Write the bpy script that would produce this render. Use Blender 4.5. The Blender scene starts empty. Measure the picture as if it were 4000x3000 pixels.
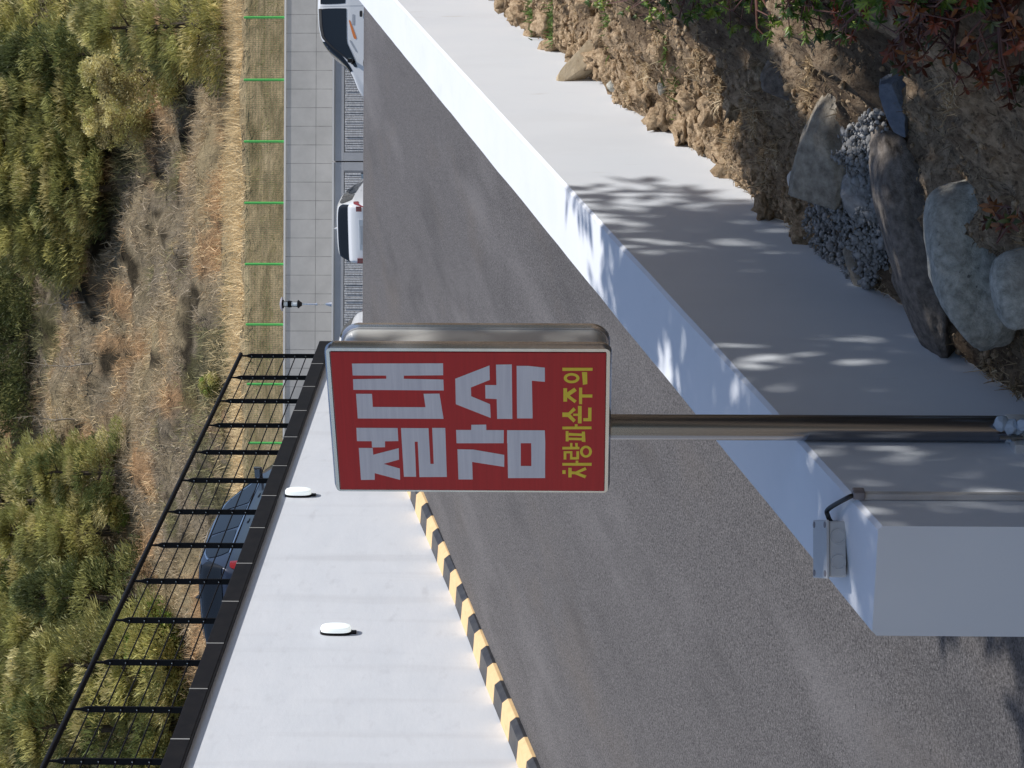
import bpy, bmesh, math, random
import numpy as np
from mathutils import Vector, Matrix, noise
random.seed(7); rng=np.random.default_rng(7)
S=bpy.context.scene; COL=S.collection
PI=math.pi; R=math.radians
# ------------------------------------------------------------ camera (portrait photo stored on its side)
FPX=7973.; HZ=2240.; ROLL=.004
pt_=math.atan((HZ-2000)/FPX)
FW=np.array([0,math.cos(pt_),math.sin(pt_)]); RT0=np.array([1.,0,0]); DN0=np.array([0,math.sin(pt_),-math.cos(pt_)])
RT=RT0*math.cos(ROLL)-DN0*math.sin(ROLL); DN=DN0*math.cos(ROLL)+RT0*math.sin(ROLL)
cd=bpy.data.cameras.new('camera'); cam=bpy.data.objects.new('camera',cd); COL.objects.link(cam)
cd.sensor_width=36; cd.lens=36*FPX/4000; cd.clip_start=.05; cd.clip_end=2000
m=Matrix.Identity(4)
for i in range(3):
    m[i][0]=DN[i]; m[i][1]=RT[i]; m[i][2]=-FW[i]
cam.matrix_world=m; S.camera=cam
# ------------------------------------------------------------ world, sun, exposure
SUN_AZ=R(106); SUN_EL=R(57)
w=bpy.data.worlds.new('World'); S.world=w; w.use_nodes=True
nt=w.node_tree; bg=nt.nodes['Background']; sk=nt.nodes.new('ShaderNodeTexSky'); sk.sky_type='NISHITA'
sk.sun_disc=False; sk.sun_elevation=SUN_EL; sk.sun_rotation=SUN_AZ; sk.air_density=1.0; sk.dust_density=.6
nt.links.new(sk.outputs[0],bg.inputs[0]); bg.inputs[1].default_value=.11
sl=bpy.data.lights.new('sun','SUN'); sl.energy=4.1; sl.angle=R(.6); sl.color=(1,.965,.91)
so=bpy.data.objects.new('sun',sl); COL.objects.link(so)
SV=Vector((math.cos(SUN_EL)*math.sin(SUN_AZ),math.cos(SUN_EL)*math.cos(SUN_AZ),math.sin(SUN_EL)))
so.rotation_euler=(SV).to_track_quat('Z','Y').to_euler(); so.location=(6,3,12)
S.view_settings.view_transform='Standard'; S.view_settings.look='None'; S.view_settings.gamma=1; S.view_settings.exposure=0.12
S.render.engine='CYCLES'
S.render.resolution_x=1024; S.render.resolution_y=768
# ------------------------------------------------------------ frames of reference
PHI=R(19.7)
D=np.array([math.sin(PHI),math.cos(PHI),0.]); T=np.array([math.cos(PHI),-math.sin(PHI),0.])   # along the ramp, across it
def W(s,t,z): return D*s+T*t+np.array([0,0,z])
def ray(x,y): return FW*FPX+RT*((3000-y)-1500)+DN*(x-2000)
def onT(x,y,t): r=ray(x,y); return r*(t/(r@T))
def onY(x,y,Y): r=ray(x,y); return r*(Y/r[1])
RAMPROT=Matrix(((T[0],D[0],0),(T[1],D[1],0),(0,0,1))).to_4x4()      # local x = across, y = along
# ------------------------------------------------------------ tagging
def tag(o,label=None,cat=None,group=None,kind=None):
    if label:o['label']=label
    if cat:o['category']=cat
    if group:o['group']=group
    if kind:o['kind']=kind
    return o
def empty(name,loc,rot=(0,0,0),label=None,cat=None,group=None):
    o=bpy.data.objects.new(name,None); COL.objects.link(o); o.location=loc; o.rotation_euler=rot
    o.empty_display_size=.1
    return tag(o,label,cat,group)
# ------------------------------------------------------------ materials
def mat(name,col,rough=.6,metal=0,noise_amt=0,scale=5,col2=None,bump=0,bscale=50,detail=6,stretch=(1,1,1),spec=.5,bumpdist=.01,vcol=False,transl=0,ramp=(.35,.65),coat=0):
    M=bpy.data.materials.new(name); M.use_nodes=True; n=M.node_tree; L=n.links; b=n.nodes['Principled BSDF']
    b.inputs['Roughness'].default_value=rough; b.inputs['Metallic'].default_value=metal
    b.inputs['Specular IOR Level'].default_value=spec; b.inputs['Coat Weight'].default_value=coat
    b.inputs['Base Color'].default_value=(*col,1)
    tc=n.nodes.new('ShaderNodeTexCoord'); mp=n.nodes.new('ShaderNodeMapping'); mp.inputs['Scale'].default_value=stretch
    L.new(tc.outputs['Object'],mp.inputs[0])
    base=None
    if vcol:
        a=n.nodes.new('ShaderNodeAttribute'); a.attribute_name='Col'; base=a.outputs['Color']
        L.new(base,b.inputs['Base Color'])
    if col2 is not None:
        nz=n.nodes.new('ShaderNodeTexNoise'); nz.inputs['Scale'].default_value=scale; nz.inputs['Detail'].default_value=detail; nz.inputs['Roughness'].default_value=.65
        L.new(mp.outputs[0],nz.inputs['Vector'])
        rp=n.nodes.new('ShaderNodeValToRGB'); rp.color_ramp.elements[0].position=ramp[0]; rp.color_ramp.elements[1].position=ramp[1]
        L.new(nz.outputs['Fac'],rp.inputs[0])
        mx=n.nodes.new('ShaderNodeMix'); mx.data_type='RGBA'; L.new(rp.outputs[0],mx.inputs[0])
        mx.inputs[6].default_value=(*col,1); mx.inputs[7].default_value=(*col2,1)
        if base is not None:
            mx.blend_type='MULTIPLY'; L.new(base,mx.inputs[6])
        base=mx.outputs[2]; L.new(base,b.inputs['Base Color'])
    if bump>0:
        n2=n.nodes.new('ShaderNodeTexNoise'); n2.inputs['Scale'].default_value=bscale; n2.inputs['Detail'].default_value=8; n2.inputs['Roughness'].default_value=.7
        L.new(mp.outputs[0],n2.inputs['Vector'])
        bp=n.nodes.new('ShaderNodeBump'); bp.inputs['Strength'].default_value=bump; bp.inputs['Distance'].default_value=bumpdist
        L.new(n2.outputs['Fac'],bp.inputs['Height']); L.new(bp.outputs[0],b.inputs['Normal'])
    if transl>0:
        tr=n.nodes.new('ShaderNodeBsdfTranslucent'); ms=n.nodes.new('ShaderNodeMixShader'); ms.inputs[0].default_value=transl
        if base is not None: L.new(base,tr.inputs[0])
        else: tr.inputs[0].default_value=(*col,1)
        L.new(b.outputs[0],ms.inputs[1]); L.new(tr.outputs[0],ms.inputs[2]); L.new(ms.outputs[0],n.nodes['Material Output'].inputs[0])
    return M
def add_layer(M,col,scale,ramp,stretch=(1,1,1),fac=1.0,detail=4,tex='noise',along=False):
    """a second procedural layer mixed over the base colour"""
    n=M.node_tree; L=n.links; b=n.nodes['Principled BSDF']; src=b.inputs['Base Color']
    tc=n.nodes.new('ShaderNodeTexCoord'); mp=n.nodes.new('ShaderNodeMapping'); mp.inputs['Scale'].default_value=stretch; L.new(tc.outputs['Object'],mp.inputs[0])
    if along: mp.vector_type='TEXTURE'; mp.inputs['Rotation'].default_value=(0,0,-R(19.7)); mp.inputs['Scale'].default_value=[1/q for q in stretch]
    nz=n.nodes.new('ShaderNodeTexNoise' if tex=='noise' else 'ShaderNodeTexVoronoi'); nz.inputs['Scale'].default_value=scale
    if tex=='noise': nz.inputs['Detail'].default_value=detail
    L.new(mp.outputs[0],nz.inputs['Vector'])
    rp=n.nodes.new('ShaderNodeValToRGB'); rp.color_ramp.elements[0].position=ramp[0]; rp.color_ramp.elements[1].position=ramp[1]
    L.new(nz.outputs['Fac' if tex=='noise' else 'Distance'],rp.inputs[0])
    ml=n.nodes.new('ShaderNodeMath'); ml.operation='MULTIPLY'; ml.inputs[1].default_value=fac; L.new(rp.outputs[0],ml.inputs[0])
    mx=n.nodes.new('ShaderNodeMix'); mx.data_type='RGBA'; L.new(ml.outputs[0],mx.inputs[0])
    if src.is_linked: L.new(src.links[0].from_socket,mx.inputs[6])
    else: mx.inputs[6].default_value=src.default_value
    mx.inputs[7].default_value=(*col,1); L.new(mx.outputs[2],src)
    return M
M={}
M['asphalt']=mat('asphalt',(.046,.044,.047),.9,col2=(.205,.195,.198),scale=80,detail=5,bump=1,bscale=95,bumpdist=.015,ramp=(.35,.66),spec=.3)
add_layer(M['asphalt'],(.24,.23,.235),1.6,(.52,.74),(1,.13,1),.36,5,along=True)
add_layer(M['asphalt'],(.045,.043,.046),2.4,(.52,.74),(1,.10,1),.38,5,along=True)
add_layer(M['asphalt'],(.16,.135,.115),.9,(.56,.75),(1,.35,1),.45,along=True)
add_layer(M['asphalt'],(.03,.028,.03),55,(.60,.72),(1,1,1),.7,2)
add_layer(M['asphalt'],(.40,.39,.39),75,(.70,.74),(1,1,1),.7,2)
M['wallwhite']=mat('white_wall_paint',(.66,.685,.73),.55,col2=(.72,.74,.78),scale=1.6,detail=5,bump=.22,bscale=9,bumpdist=.01,stretch=(1,1,2.2),ramp=(.3,.75))
add_layer(M['wallwhite'],(.49,.50,.53),2.2,(.60,.78),(1,1.6,3.5),.4)
add_layer(M['wallwhite'],(.50,.505,.53),1.3,(.56,.74),(2.5,2.5,.22),.35)
add_layer(M['wallwhite'],(.72,.73,.76),1.1,(.60,.72),(.6,.6,2.4),.22,2)
M['cap']=mat('white_cap_paint',(.76,.79,.84),.5,col2=(.80,.82,.87),scale=3,bump=.1,bscale=14,bumpdist=.006)
add_layer(M['cap'],(.64,.66,.70),4,(.62,.8),(1.5,.8,1),.35)
M['face']=mat('parapet_concrete_paint',(.74,.785,.85),.6,col2=(.78,.82,.875),scale=1.6,detail=4,bump=.12,bscale=5,bumpdist=.008,stretch=(1,1,.6),ramp=(.3,.7))
add_layer(M['face'],(.58,.60,.64),2.0,(.52,.78),(1,1,.5),.25)
add_layer(M['face'],(.42,.37,.31),5,(.70,.80),(2,2,.5),.4)
M['blacktile']=mat('black_coping_tile',(.008,.007,.008),.55,col2=(.015,.013,.013),scale=8,spec=.18)
M['grout']=mat('grout',(.33,.33,.32),.8)
M['blackmetal']=mat('black_powder_coat',(.006,.005,.006),.55,bump=.1,bscale=200,bumpdist=.001,spec=.2)
M['rivet']=mat('steel_rivet',(.7,.7,.7),.25,1)
M['yellow']=mat('yellow_kerb_paint',(.76,.53,.28),.6,col2=(.69,.47,.235),scale=12,bump=.2,bscale=40,bumpdist=.005)
add_layer(M['yellow'],(.38,.27,.12),9,(.60,.76),(1,1,1),.45)
M['kblack']=mat('black_kerb_paint',(.022,.022,.027),.42,col2=(.06,.06,.06),scale=10,bump=.3,bscale=40,bumpdist=.005,ramp=(.4,.8))
M['polesteel']=mat('pole_steel',(.30,.305,.33),.24,.95,col2=(.20,.205,.225),scale=3,stretch=(14,14,.2))
M['steel']=mat('stainless_steel',(.72,.71,.72),.26,.85,col2=(.62,.61,.62),scale=3,stretch=(1,1,6),bump=.05,bscale=30,bumpdist=.002)
M['steelbrush']=mat('brushed_steel',(.78,.79,.78),.45,.35,col2=(.66,.66,.66),scale=4,bump=.06,bscale=60,bumpdist=.002)
M['signred']=mat('red_reflective_film',(.60,.026,.030),.42,col2=(.52,.022,.026),scale=90,stretch=(.02,.02,1),spec=.4)
M['signwhite']=mat('white_reflective_film',(.80,.81,.88),.4,col2=(.68,.69,.77),scale=60,stretch=(.04,.04,1),spec=.4)
M['signyellow']=mat('yellow_reflective_film',(.95,.74,.05),.4,col2=(.88,.68,.04),scale=60)
M['plastic']=mat('grey_pvc',(.55,.56,.57),.45,col2=(.48,.49,.50),scale=8)
M['plasticdark']=mat('dark_gap',(.03,.03,.032),.7)
M['screwhole']=mat('brown_grey_plastic',(.22,.20,.21),.5)
M['cable']=mat('black_cable',(.012,.012,.013),.4)
M['conduit']=mat('painted_conduit',(.50,.48,.47),.5,col2=(.60,.59,.58),scale=6)
M['wrap']=mat('clear_plastic_wrap',(.50,.60,.72),.12,spec=.8,bump=.6,bscale=30,bumpdist=.01)
M['bolt']=mat('bolt_steel',(.35,.33,.30),.4,1)
M['lampglass']=mat('opal_lamp_glass',(.86,.89,.90),.18,spec=.6,coat=.5)
M['conc']=mat('cast_concrete',(.43,.415,.395),.8,col2=(.54,.52,.495),scale=1.2,detail=8,bump=.2,bscale=12,bumpdist=.01,ramp=(.3,.7))
M['conc2']=mat('smooth_concrete_band',(.44,.44,.45),.75,col2=(.50,.50,.51),scale=1.5,bump=.1,bscale=10)
M['rib']=mat('ribbed_concrete',(.50,.495,.50),.85,col2=(.72,.71,.71),scale=7,detail=6,bump=.8,bscale=14,bumpdist=.03,stretch=(1,1,2.0))
M['whiteedge']=mat('pale_wall_cap',(.75,.73,.70),.6)
M['green']=mat('green_fence_paint',(.10,.50,.11),.45)
M['greenwire']=mat('green_fence_wire',(.06,.17,.06),.5)
M['soil']=mat('soil',(.66,.50,.34),.95,col2=(.30,.21,.135),scale=26,detail=12,bump=1,bscale=75,bumpdist=.03,spec=.1,ramp=(.38,.62))
add_layer(M['soil'],(.12,.085,.060),1.7,(.48,.62),(1,1,1),.75)
add_layer(M['soil'],(.06,.042,.03),60,(.56,.66),(1,1,1),.6)
add_layer(M['soil'],(.46,.37,.25),110,(.64,.70),(1,1,1),.6)
M['clod']=mat('soil_clod',(.78,.59,.39),.95,col2=(.42,.29,.18),scale=45,bump=1,bscale=160,bumpdist=.02,ramp=(.4,.6),spec=.12)
M['tanrock']=mat('tan_boulder',(.50,.44,.35),.88,col2=(.22,.19,.15),scale=24,detail=12,bump=.9,bscale=70,bumpdist=.012)
add_layer(M['tanrock'],(.20,.18,.16),9,(.58,.72),(1,1,1),.6)
M['palerock']=mat('pale_grey_boulder',(.58,.57,.51),.88,col2=(.27,.27,.235),scale=38,detail=12,bump=.9,bscale=110,bumpdist=.008)
add_layer(M['palerock'],(.10,.10,.10),55,(.68,.73),(1,1,1),.8)
add_layer(M['palerock'],(.27,.235,.20),6,(.56,.72),(1,1,1),.6)
M['brownrock']=mat('brown_grey_boulder',(.33,.285,.245),.92,col2=(.12,.10,.085),scale=26,detail=12,bump=1,bscale=70,bumpdist=.014)
M['bluerock']=mat('blue_slate_rock',(.13,.155,.20),.6,col2=(.22,.25,.30),scale=20,detail=12,bump=1,bscale=40,bumpdist=.015)
M['gravel']=mat('crushed_grey_gravel',(.22,.215,.21),.9,col2=(.42,.415,.41),scale=25,bump=.5,bscale=60)
M['cream']=mat('sandstone',(.55,.46,.33),.9,col2=(.44,.35,.23),scale=12,detail=10,bump=.8,bscale=30,bumpdist=.012)
M['straw']=mat('dry_grass_blade',(1,1,1),.8,vcol=True,transl=.25,spec=.1)
M['leaf']=mat('leaf',(1,1,1),.55,vcol=True,transl=.3,spec=.3)
M['azleaf']=mat('azalea_leaf',(1,1,1),.38,vcol=True,transl=.25,spec=.5)
M['bark']=mat('bark',(.10,.075,.055),.9,col2=(.05,.04,.032),scale=10,bump=.8,bscale=20,bumpdist=.02)
M['twig']=mat('reddish_twig',(.12,.05,.035),.7)
M['hill']=mat('hillside_soil',(1,1,1),.95,vcol=True,col2=(.55,.55,.55),scale=1.8,detail=12,bump=1,bscale=3,bumpdist=.3,spec=.1)
def carpaint(name,c,metal=0): return mat(name,c,.28,metal,coat=1.0,spec=.5)
M['cwhite']=carpaint('white_car_paint',(.80,.81,.83)); M['cblue']=carpaint('blue_grey_metallic_paint',(.020,.026,.045),.3)
M['cglass']=mat('tinted_car_glass',(.010,.012,.014),.06,spec=.6); M['cblack']=mat('black_car_trim',(.012,.012,.013),.45)
M['cchrome']=mat('chrome_trim',(.75,.75,.76),.12,1); M['cred']=mat('red_tail_lamp',(.28,.012,.02),.18,coat=1)
M['redstrip']=mat('red_brake_strip',(.45,.02,.015),.2,coat=1)
M['orange']=mat('orange_decal',(.80,.24,.06),.45); M['decal']=mat('grey_decal',(.42,.45,.50),.45)
M['tyre']=mat('tyre_rubber',(.02,.02,.02),.8); M['rim']=mat('wheel_rim',(.5,.5,.52),.3,1)
M['plate']=mat('number_plate',(.7,.7,.7),.4)
M['litglass']=mat('lit_opal_glass',(.86,.89,.90),.2,spec=.6)
M['litglass'].node_tree.nodes['Principled BSDF'].inputs['Emission Color'].default_value=(.9,1,.98,1)
M['litglass'].node_tree.nodes['Principled BSDF'].inputs['Emission Strength'].default_value=.45
# ------------------------------------------------------------ mesh helpers
def link(name,me,material,parent=None,smooth=False):
    o=bpy.data.objects.new(name,me); COL.objects.link(o)
    if material is not None:
        for mm in (material if isinstance(material,(list,tuple)) else [material]): me.materials.append(mm)
    if smooth:
        me.polygons.foreach_set('use_smooth',np.ones(len(me.polygons),dtype=bool))
    if parent is not None: o.parent=parent
    return o
def npmesh(name,V,F,colors=None):
    """V (n,3), F (m,k) with one k"""
    me=bpy.data.meshes.new(name); V=np.asarray(V,dtype=np.float32); F=np.asarray(F,dtype=np.int32)
    me.vertices.add(len(V)); me.vertices.foreach_set('co',V.ravel())
    k=F.shape[1]; me.loops.add(F.size); me.loops.foreach_set('vertex_index',F.ravel())
    me.polygons.add(len(F)); me.polygons.foreach_set('loop_start',np.arange(0,F.size,k,dtype=np.int32))
    try: me.polygons.foreach_set('loop_total',np.full(len(F),k,dtype=np.int32))
    except Exception: pass
    me.update(calc_edges=True)
    if colors is not None:
        a=me.color_attributes.new('Col','FLOAT_COLOR','POINT'); c=np.ones((len(V),4),dtype=np.float32); c[:,:3]=colors; a.data.foreach_set('color',c.ravel())
    me.validate(); return me
class MB:
    def __init__(s): s.v=[];s.f=[]
    def add(s,V,F):
        o=len(s.v); s.v+= [tuple(map(float,p)) for p in V]; s.f+=[tuple(i+o for i in f) for f in F]
    def hexa(s,P): # 8 points: bottom 4 ccw, top 4
        s.add(P,[(0,3,2,1),(4,5,6,7),(0,1,5,4),(1,2,6,5),(2,3,7,6),(3,0,4,7)])
    def box(s,x0,x1,y0,y1,z0,z1): s.hexa([(x0,y0,z0),(x1,y0,z0),(x1,y1,z0),(x0,y1,z0),(x0,y0,z1),(x1,y0,z1),(x1,y1,z1),(x0,y1,z1)])
    def tube(s,pts,r,n=8,cap=True):
        pts=[Vector(p) for p in pts]; rr=r if isinstance(r,(list,tuple)) else [r]*len(pts); rings=[]
        up=None
        for i,p in enumerate(pts):
            d=(pts[min(i+1,len(pts)-1)]-pts[max(i-1,0)]).normalized()
            if up is None:
                up=Vector((0,0,1)) if abs(d.z)<.9 else Vector((1,0,0))
            a=d.cross(up).normalized(); up=a.cross(d).normalized()
            rings.append([p+(a*math.cos(2*PI*k/n)+up*math.sin(2*PI*k/n))*rr[i] for k in range(n)])
        V=[q for g in rings for q in g]; F=[]
        for i in range(len(pts)-1):
            for k in range(n):
                F.append((i*n+k,i*n+(k+1)%n,(i+1)*n+(k+1)%n,(i+1)*n+k))
        if cap: F.append(tuple(range(n))[::-1]); F.append(tuple(len(V)-n+k for k in range(n)))
        s.add(V,F)
    def prism(s,poly,a,b): # poly: list of 3d points base; offset vector from a to b applied
        n=len(poly); V=[Vector(p)+Vector(a) for p in poly]+[Vector(p)+Vector(b) for p in poly]
        F=[tuple(range(n))[::-1],tuple(range(n,2*n))]+[(i,(i+1)%n,n+(i+1)%n,n+i) for i in range(n)]
        s.add(V,F)
    def lathe(s,prof,c=(0,0,0),n=16):
        V=[];F=[]
        for r,z in prof:
            for k in range(n): V.append((c[0]+r*math.cos(2*PI*k/n),c[1]+r*math.sin(2*PI*k/n),c[2]+z))
        for i in range(len(prof)-1):
            for k in range(n): F.append((i*n+k,i*n+(k+1)%n,(i+1)*n+(k+1)%n,(i+1)*n+k))
        F.append(tuple(range(n))[::-1]); F.append(tuple(len(V)-n+k for k in range(n))); s.add(V,F)
    def build(s,name,material,parent=None,smooth=False,bevel=0,seg=2,matrix=None):
        me=bpy.data.meshes.new(name); me.from_pydata(s.v,[],s.f); 
        bm=bmesh.new(); bm.from_mesh(me); bmesh.ops.recalc_face_normals(bm,faces=bm.faces)
        if bevel>0: bmesh.ops.bevel(bm,geom=[e for e in bm.edges if len(e.link_faces)==2 and e.calc_face_angle(0)>.5],offset=bevel,segments=seg,affect='EDGES',profile=.6,clamp_overlap=True)
        if matrix is not None: bm.transform(matrix)
        bm.to_mesh(me); bm.free(); me.update()
        o=link(name,me,material,parent,smooth)
        if smooth:
            try: me.set_sharp_from_angle(angle=R(35))
            except Exception: pass
        return o
def grid_faces(nu,nv):
    i=np.arange(nu-1)[:,None]*nv+np.arange(nv-1)[None,:]
    return np.stack([i,i+nv,i+nv+1,i+1],-1).reshape(-1,4)
def fbm(p,o=5,h=.8,l=2.1): return noise.fractal(Vector(p),h,l,o)
LIN=lambda a,b,x: a+(b-a)*x
# ------------------------------------------------------------ SETTING: ground, ramp, lot, terrace, hillside
def sheet(name,V,F,m,label=None,kind='structure',colors=None,smooth=True):
    me=npmesh(name,V,F,colors); o=link(name,me,m,None,smooth); o['kind']=kind
    if label:o['label']=label
    return o
g=MB(); g.add([(-400,-300,-6),(400,-300,-6),(400,500,-6),(-400,500,-6)],[(0,1,2,3)])
o=g.build('ground',M['soil']); o['kind']='structure'
YC=27.4
def crest_blend(Y,z): return z
def road_z(s,t,Y):
    zl=.26+.235*(s-15.03)
    zl+= -.012*max(0,15-s)*0
    return min(zl, 9)
rows=[]; NS,NT=150,40
V=[]
for i in range(NS):
    for j in range(NT):
        t=LIN(-9.04,-2.45,j/(NT-1)); 
        s_end=(YC+t*math.sin(PHI))/math.cos(PHI)   # where this line meets the crest Y=YC
        a=i/(NS-1); s=LIN(-3,s_end,a)
        z_at_end=2.84
        # plane at the kerb, bending so that every line reaches the level crest
        zl=.26+.235*(s-15.03)
        zend=.26+.235*(s_end-15.03)
        k=max(0,(s-9)/(s_end-9)); zl+=(z_at_end-zend)*k**1.6
        if s_end-s<.9: q=(.9-(s_end-s))/.9; zl-=.06*q*q*0
        V.append(W(s,t,zl))
sheet('ramp_road',np.array(V),grid_faces(NS,NT),M['asphalt'])
def lot_z(Y): return 2.84+.08*(Y-YC)
V=[];NX,NY=30,40
for i in range(NX):
    for j in range(NY):
        X=LIN(.4,26,i/(NX-1)); Y=LIN(YC,63.05,(j/(NY-1))**1.3); V.append((X,Y,lot_z(Y)-.004))
sheet('parking_lot',np.array(V),grid_faces(NX,NY),M['asphalt'])
# raised terrace behind the left wall (the blue car stands there)
def terr_z(Y): return 3.36+.125*min(10,max(0,Y-27))
V=[];
for i in range(24):
    for j in range(60):
        Y=LIN(2,63,j/59); xr=-9.45/math.cos(PHI)+Y*math.tan(PHI); xr=min(xr,.35 if Y<YC+1 else .35)
        V.append((LIN(-40,xr,i/23),Y,terr_z(Y)))
sheet('terrace_ground',np.array(V),grid_faces(24,60),M['asphalt'])
# hillside
HP=np.array([(66.3,9.38),(67.2,9.9),(71,11.05),(71.6,11.6),(76,12.4),(80,13.7),(110,31.2),(126,40.)])
def hill_z(X,Y):
    z=float(np.interp(Y,HP[:,0],HP[:,1]))
    a=min(1,max(0,(Y-67)/12))
    z+=a*(fbm((X*.09+3,Y*.09,1.5),4)*1.1+fbm((X*.35,Y*.35,7),4)*.38)+min(1,max(0,(Y-66.4)))*fbm((X*1.1,Y*1.1,3),3)*.10
    return z
def hit(x,y,fn,k0,k1,n=400):
    r=ray(x,y); r=r/np.linalg.norm(r); prev=None
    for i in range(n):
        k=LIN(k0,k1,i/(n-1)); p=r*k; d=p[2]-fn(p)
        if prev is not None and d<=0:
            kk=LIN(pk,k,prev/(prev-d)); return r*kk
        prev=d; pk=k
    return r*k1
def hillhit(x,y): return hit(x,y,lambda p:hill_z(p[0],p[1]),66,135,160)
nx,ny=190,230
xs=np.linspace(-34,34,nx); ys=np.concatenate([np.linspace(66.15,80,80),np.linspace(80.2,126,ny-80)])
TAN=np.array([.60,.48,.29]); SOILC=np.array([.30,.20,.12]); DARK=np.array([.075,.06,.04]); OLV=np.array([.12,.115,.05]); GREY=np.array([.30,.25,.19]); ORG=np.array([.50,.31,.17])
def zone(X,Y):
    n1=fbm((X*.16,Y*.13,11),5); n2=fbm((X*.6,Y*.5,21),4); n3=fbm((X*.3,Y*.22,31),4)
    if Y<71.3: c=LIN(np.array([.34,.26,.14]),np.array([.56,.43,.26]),min(1,max(0,.5+n2)))
    elif Y<79.5: c=TAN*(1+.25*n2)
    else:
        c=LIN(GREY,TAN*.85,min(1,max(0,.45+1.1*n1)))
        if n3>.12: c=LIN(c,ORG,min(1,(n3-.12)*2.5))
        if n2<-.22: c=LIN(c,DARK,min(1,(-n2-.22)*4))
        if n1<-.35: c=LIN(c,OLV,.7)
    return c
V=[];C=[]
for X in xs:
    for Y in ys:
        V.append((X,Y,hill_z(X,Y))); C.append(zone(X,Y)*.8)
sheet('hillside',np.array(V),grid_faces(nx,ny),M['hill'],colors=np.array(C))
# strip of ground between the two walls
g=MB(); g.add([(.4,63.1,7.40),(30,63.1,7.40),(30,66,7.40),(.4,66,7.40)],[(0,1,2,3)]); g.add([(-40,62.9,5.4),(.4,62.9,5.4),(.4,66,7.4),(-40,66,7.4)],[(0,1,2,3)])
o=g.build('wall_terrace',M['conc']); o['kind']='structure'
# ------------------------------------------------------------ blades and leaves
def blades(P,H,Wd,lean,cols,name,material,seg=3,droop=.5):
    """P roots (n,3), H length, lean unit-ish vectors (n,3) -> one mesh of curved tapering blades"""
    n=len(P); side=np.cross(lean,np.array([0,0,1.])); side/=np.linalg.norm(side,axis=1)[:,None]+1e-6
    ang=rng.uniform(0,PI,n); oth=np.cross(side,lean); side=side*np.cos(ang)[:,None]+oth*np.sin(ang)[:,None]
    rows=[];
    for k in range(seg+1):
        a=k/seg; c=P+lean*(H*a)[:,None]; c[:,2]-=H*droop*a*a*np.linalg.norm(lean[:,:2],axis=1)
        ww=(Wd*(1-a**1.5)*.5+.0002)[:,None]
        rows.append(c-side*ww); rows.append(c+side*ww)
    V=np.stack(rows,1).reshape(-1,3); b=np.arange(n)[:,None]*(2*(seg+1))
    F=np.concatenate([np.stack([b[:,0]+2*k,b[:,0]+2*k+1,b[:,0]+2*k+3,b[:,0]+2*k+2],-1) for k in range(seg)])
    Cc=np.repeat(cols,2*(seg+1),axis=0)
    return npmesh(name,V,F,Cc)
def dirs(n,up,spread=1.):
    a=rng.uniform(0,2*PI,n); h=rng.uniform(.1,1,n)*spread
    d=np.stack([np.cos(a)*h,np.sin(a)*h,np.full(n,up)*rng.uniform(.6,1.2,n)],-1); return d/np.linalg.norm(d,axis=1)[:,None]
# hillside dry grass and brush
def hill_scatter(n,yr,xr,test,clump,H,Wd,up,colfn,name,label,spread=1.,droop=.5,rad=.35,seg=3):
    P=[];Cc=[];
    k=0
    while k<n:
        X=random.uniform(*xr); Y=random.uniform(*yr)
        if abs(X)>Y*.215+.5: continue
        if not test(X,Y): continue
        k+=1; c=colfn(X,Y); 
        for _ in range(clump):
            x=X+random.gauss(0,rad); y=Y+random.gauss(0,rad); P.append((x,y,hill_z(X,Y)-.05)); Cc.append(c*random.uniform(.72,1.3))
    P=np.array(P); n=len(P); hh=H*rng.uniform(.5,1.25,n)
    me=blades(P,hh,Wd*rng.uniform(.6,1.3,n),dirs(n,up,spread),np.array(Cc),name,None,seg,droop)
    o=link(name,me,M['straw']); tag(o,label,'grass',kind='stuff'); return o
S1=np.array([.80,.63,.38]); S2=np.array([.60,.48,.32]); S3=np.array([.40,.34,.27]); S4=np.array([.30,.30,.13])
def brushcol(X,Y):
    n1=fbm((X*.16,Y*.13,11),5); n3=fbm((X*.3,Y*.22,31),4); n2=fbm((X*.6,Y*.5,21),4)
    c=LIN(S3,S2,min(1,max(0,.5+1.3*n1)))
    if n3>.08: c=LIN(c,np.array([.72,.50,.29]),min(1,(n3-.08)*3))
    if n1<-.25: c=LIN(c,S4,.7)
    if n2>.3: c=LIN(c,S1,.6)
    return c
hill_scatter(1500,(71.3,79.5),(-18,18),lambda X,Y:True,14,.75,.03,1.3,lambda X,Y:S1*random.uniform(.85,1.15),'straw_grass','band of bright straw dry grass above the green mesh fence')
hill_scatter(6300,(78.5,112),(-24,24),lambda X,Y:fbm((X*.6,Y*.5,21),4)>-.25,13,.62,.032,.9,brushcol,'dry_brush','tangled grey and tan dry brush covering the middle of the hillside',rad=.3)
hill_scatter(500,(67.0,71.3),(-15,15),lambda X,Y:fbm((X*.9,Y*.9,5),3)>-.1,8,.22,.02,.8,lambda X,Y:LIN(np.array([.42,.33,.17]),S4,random.random()),'verge_grass','short olive and brown grass on the earth slope behind the green fence',rad=.25)
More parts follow.
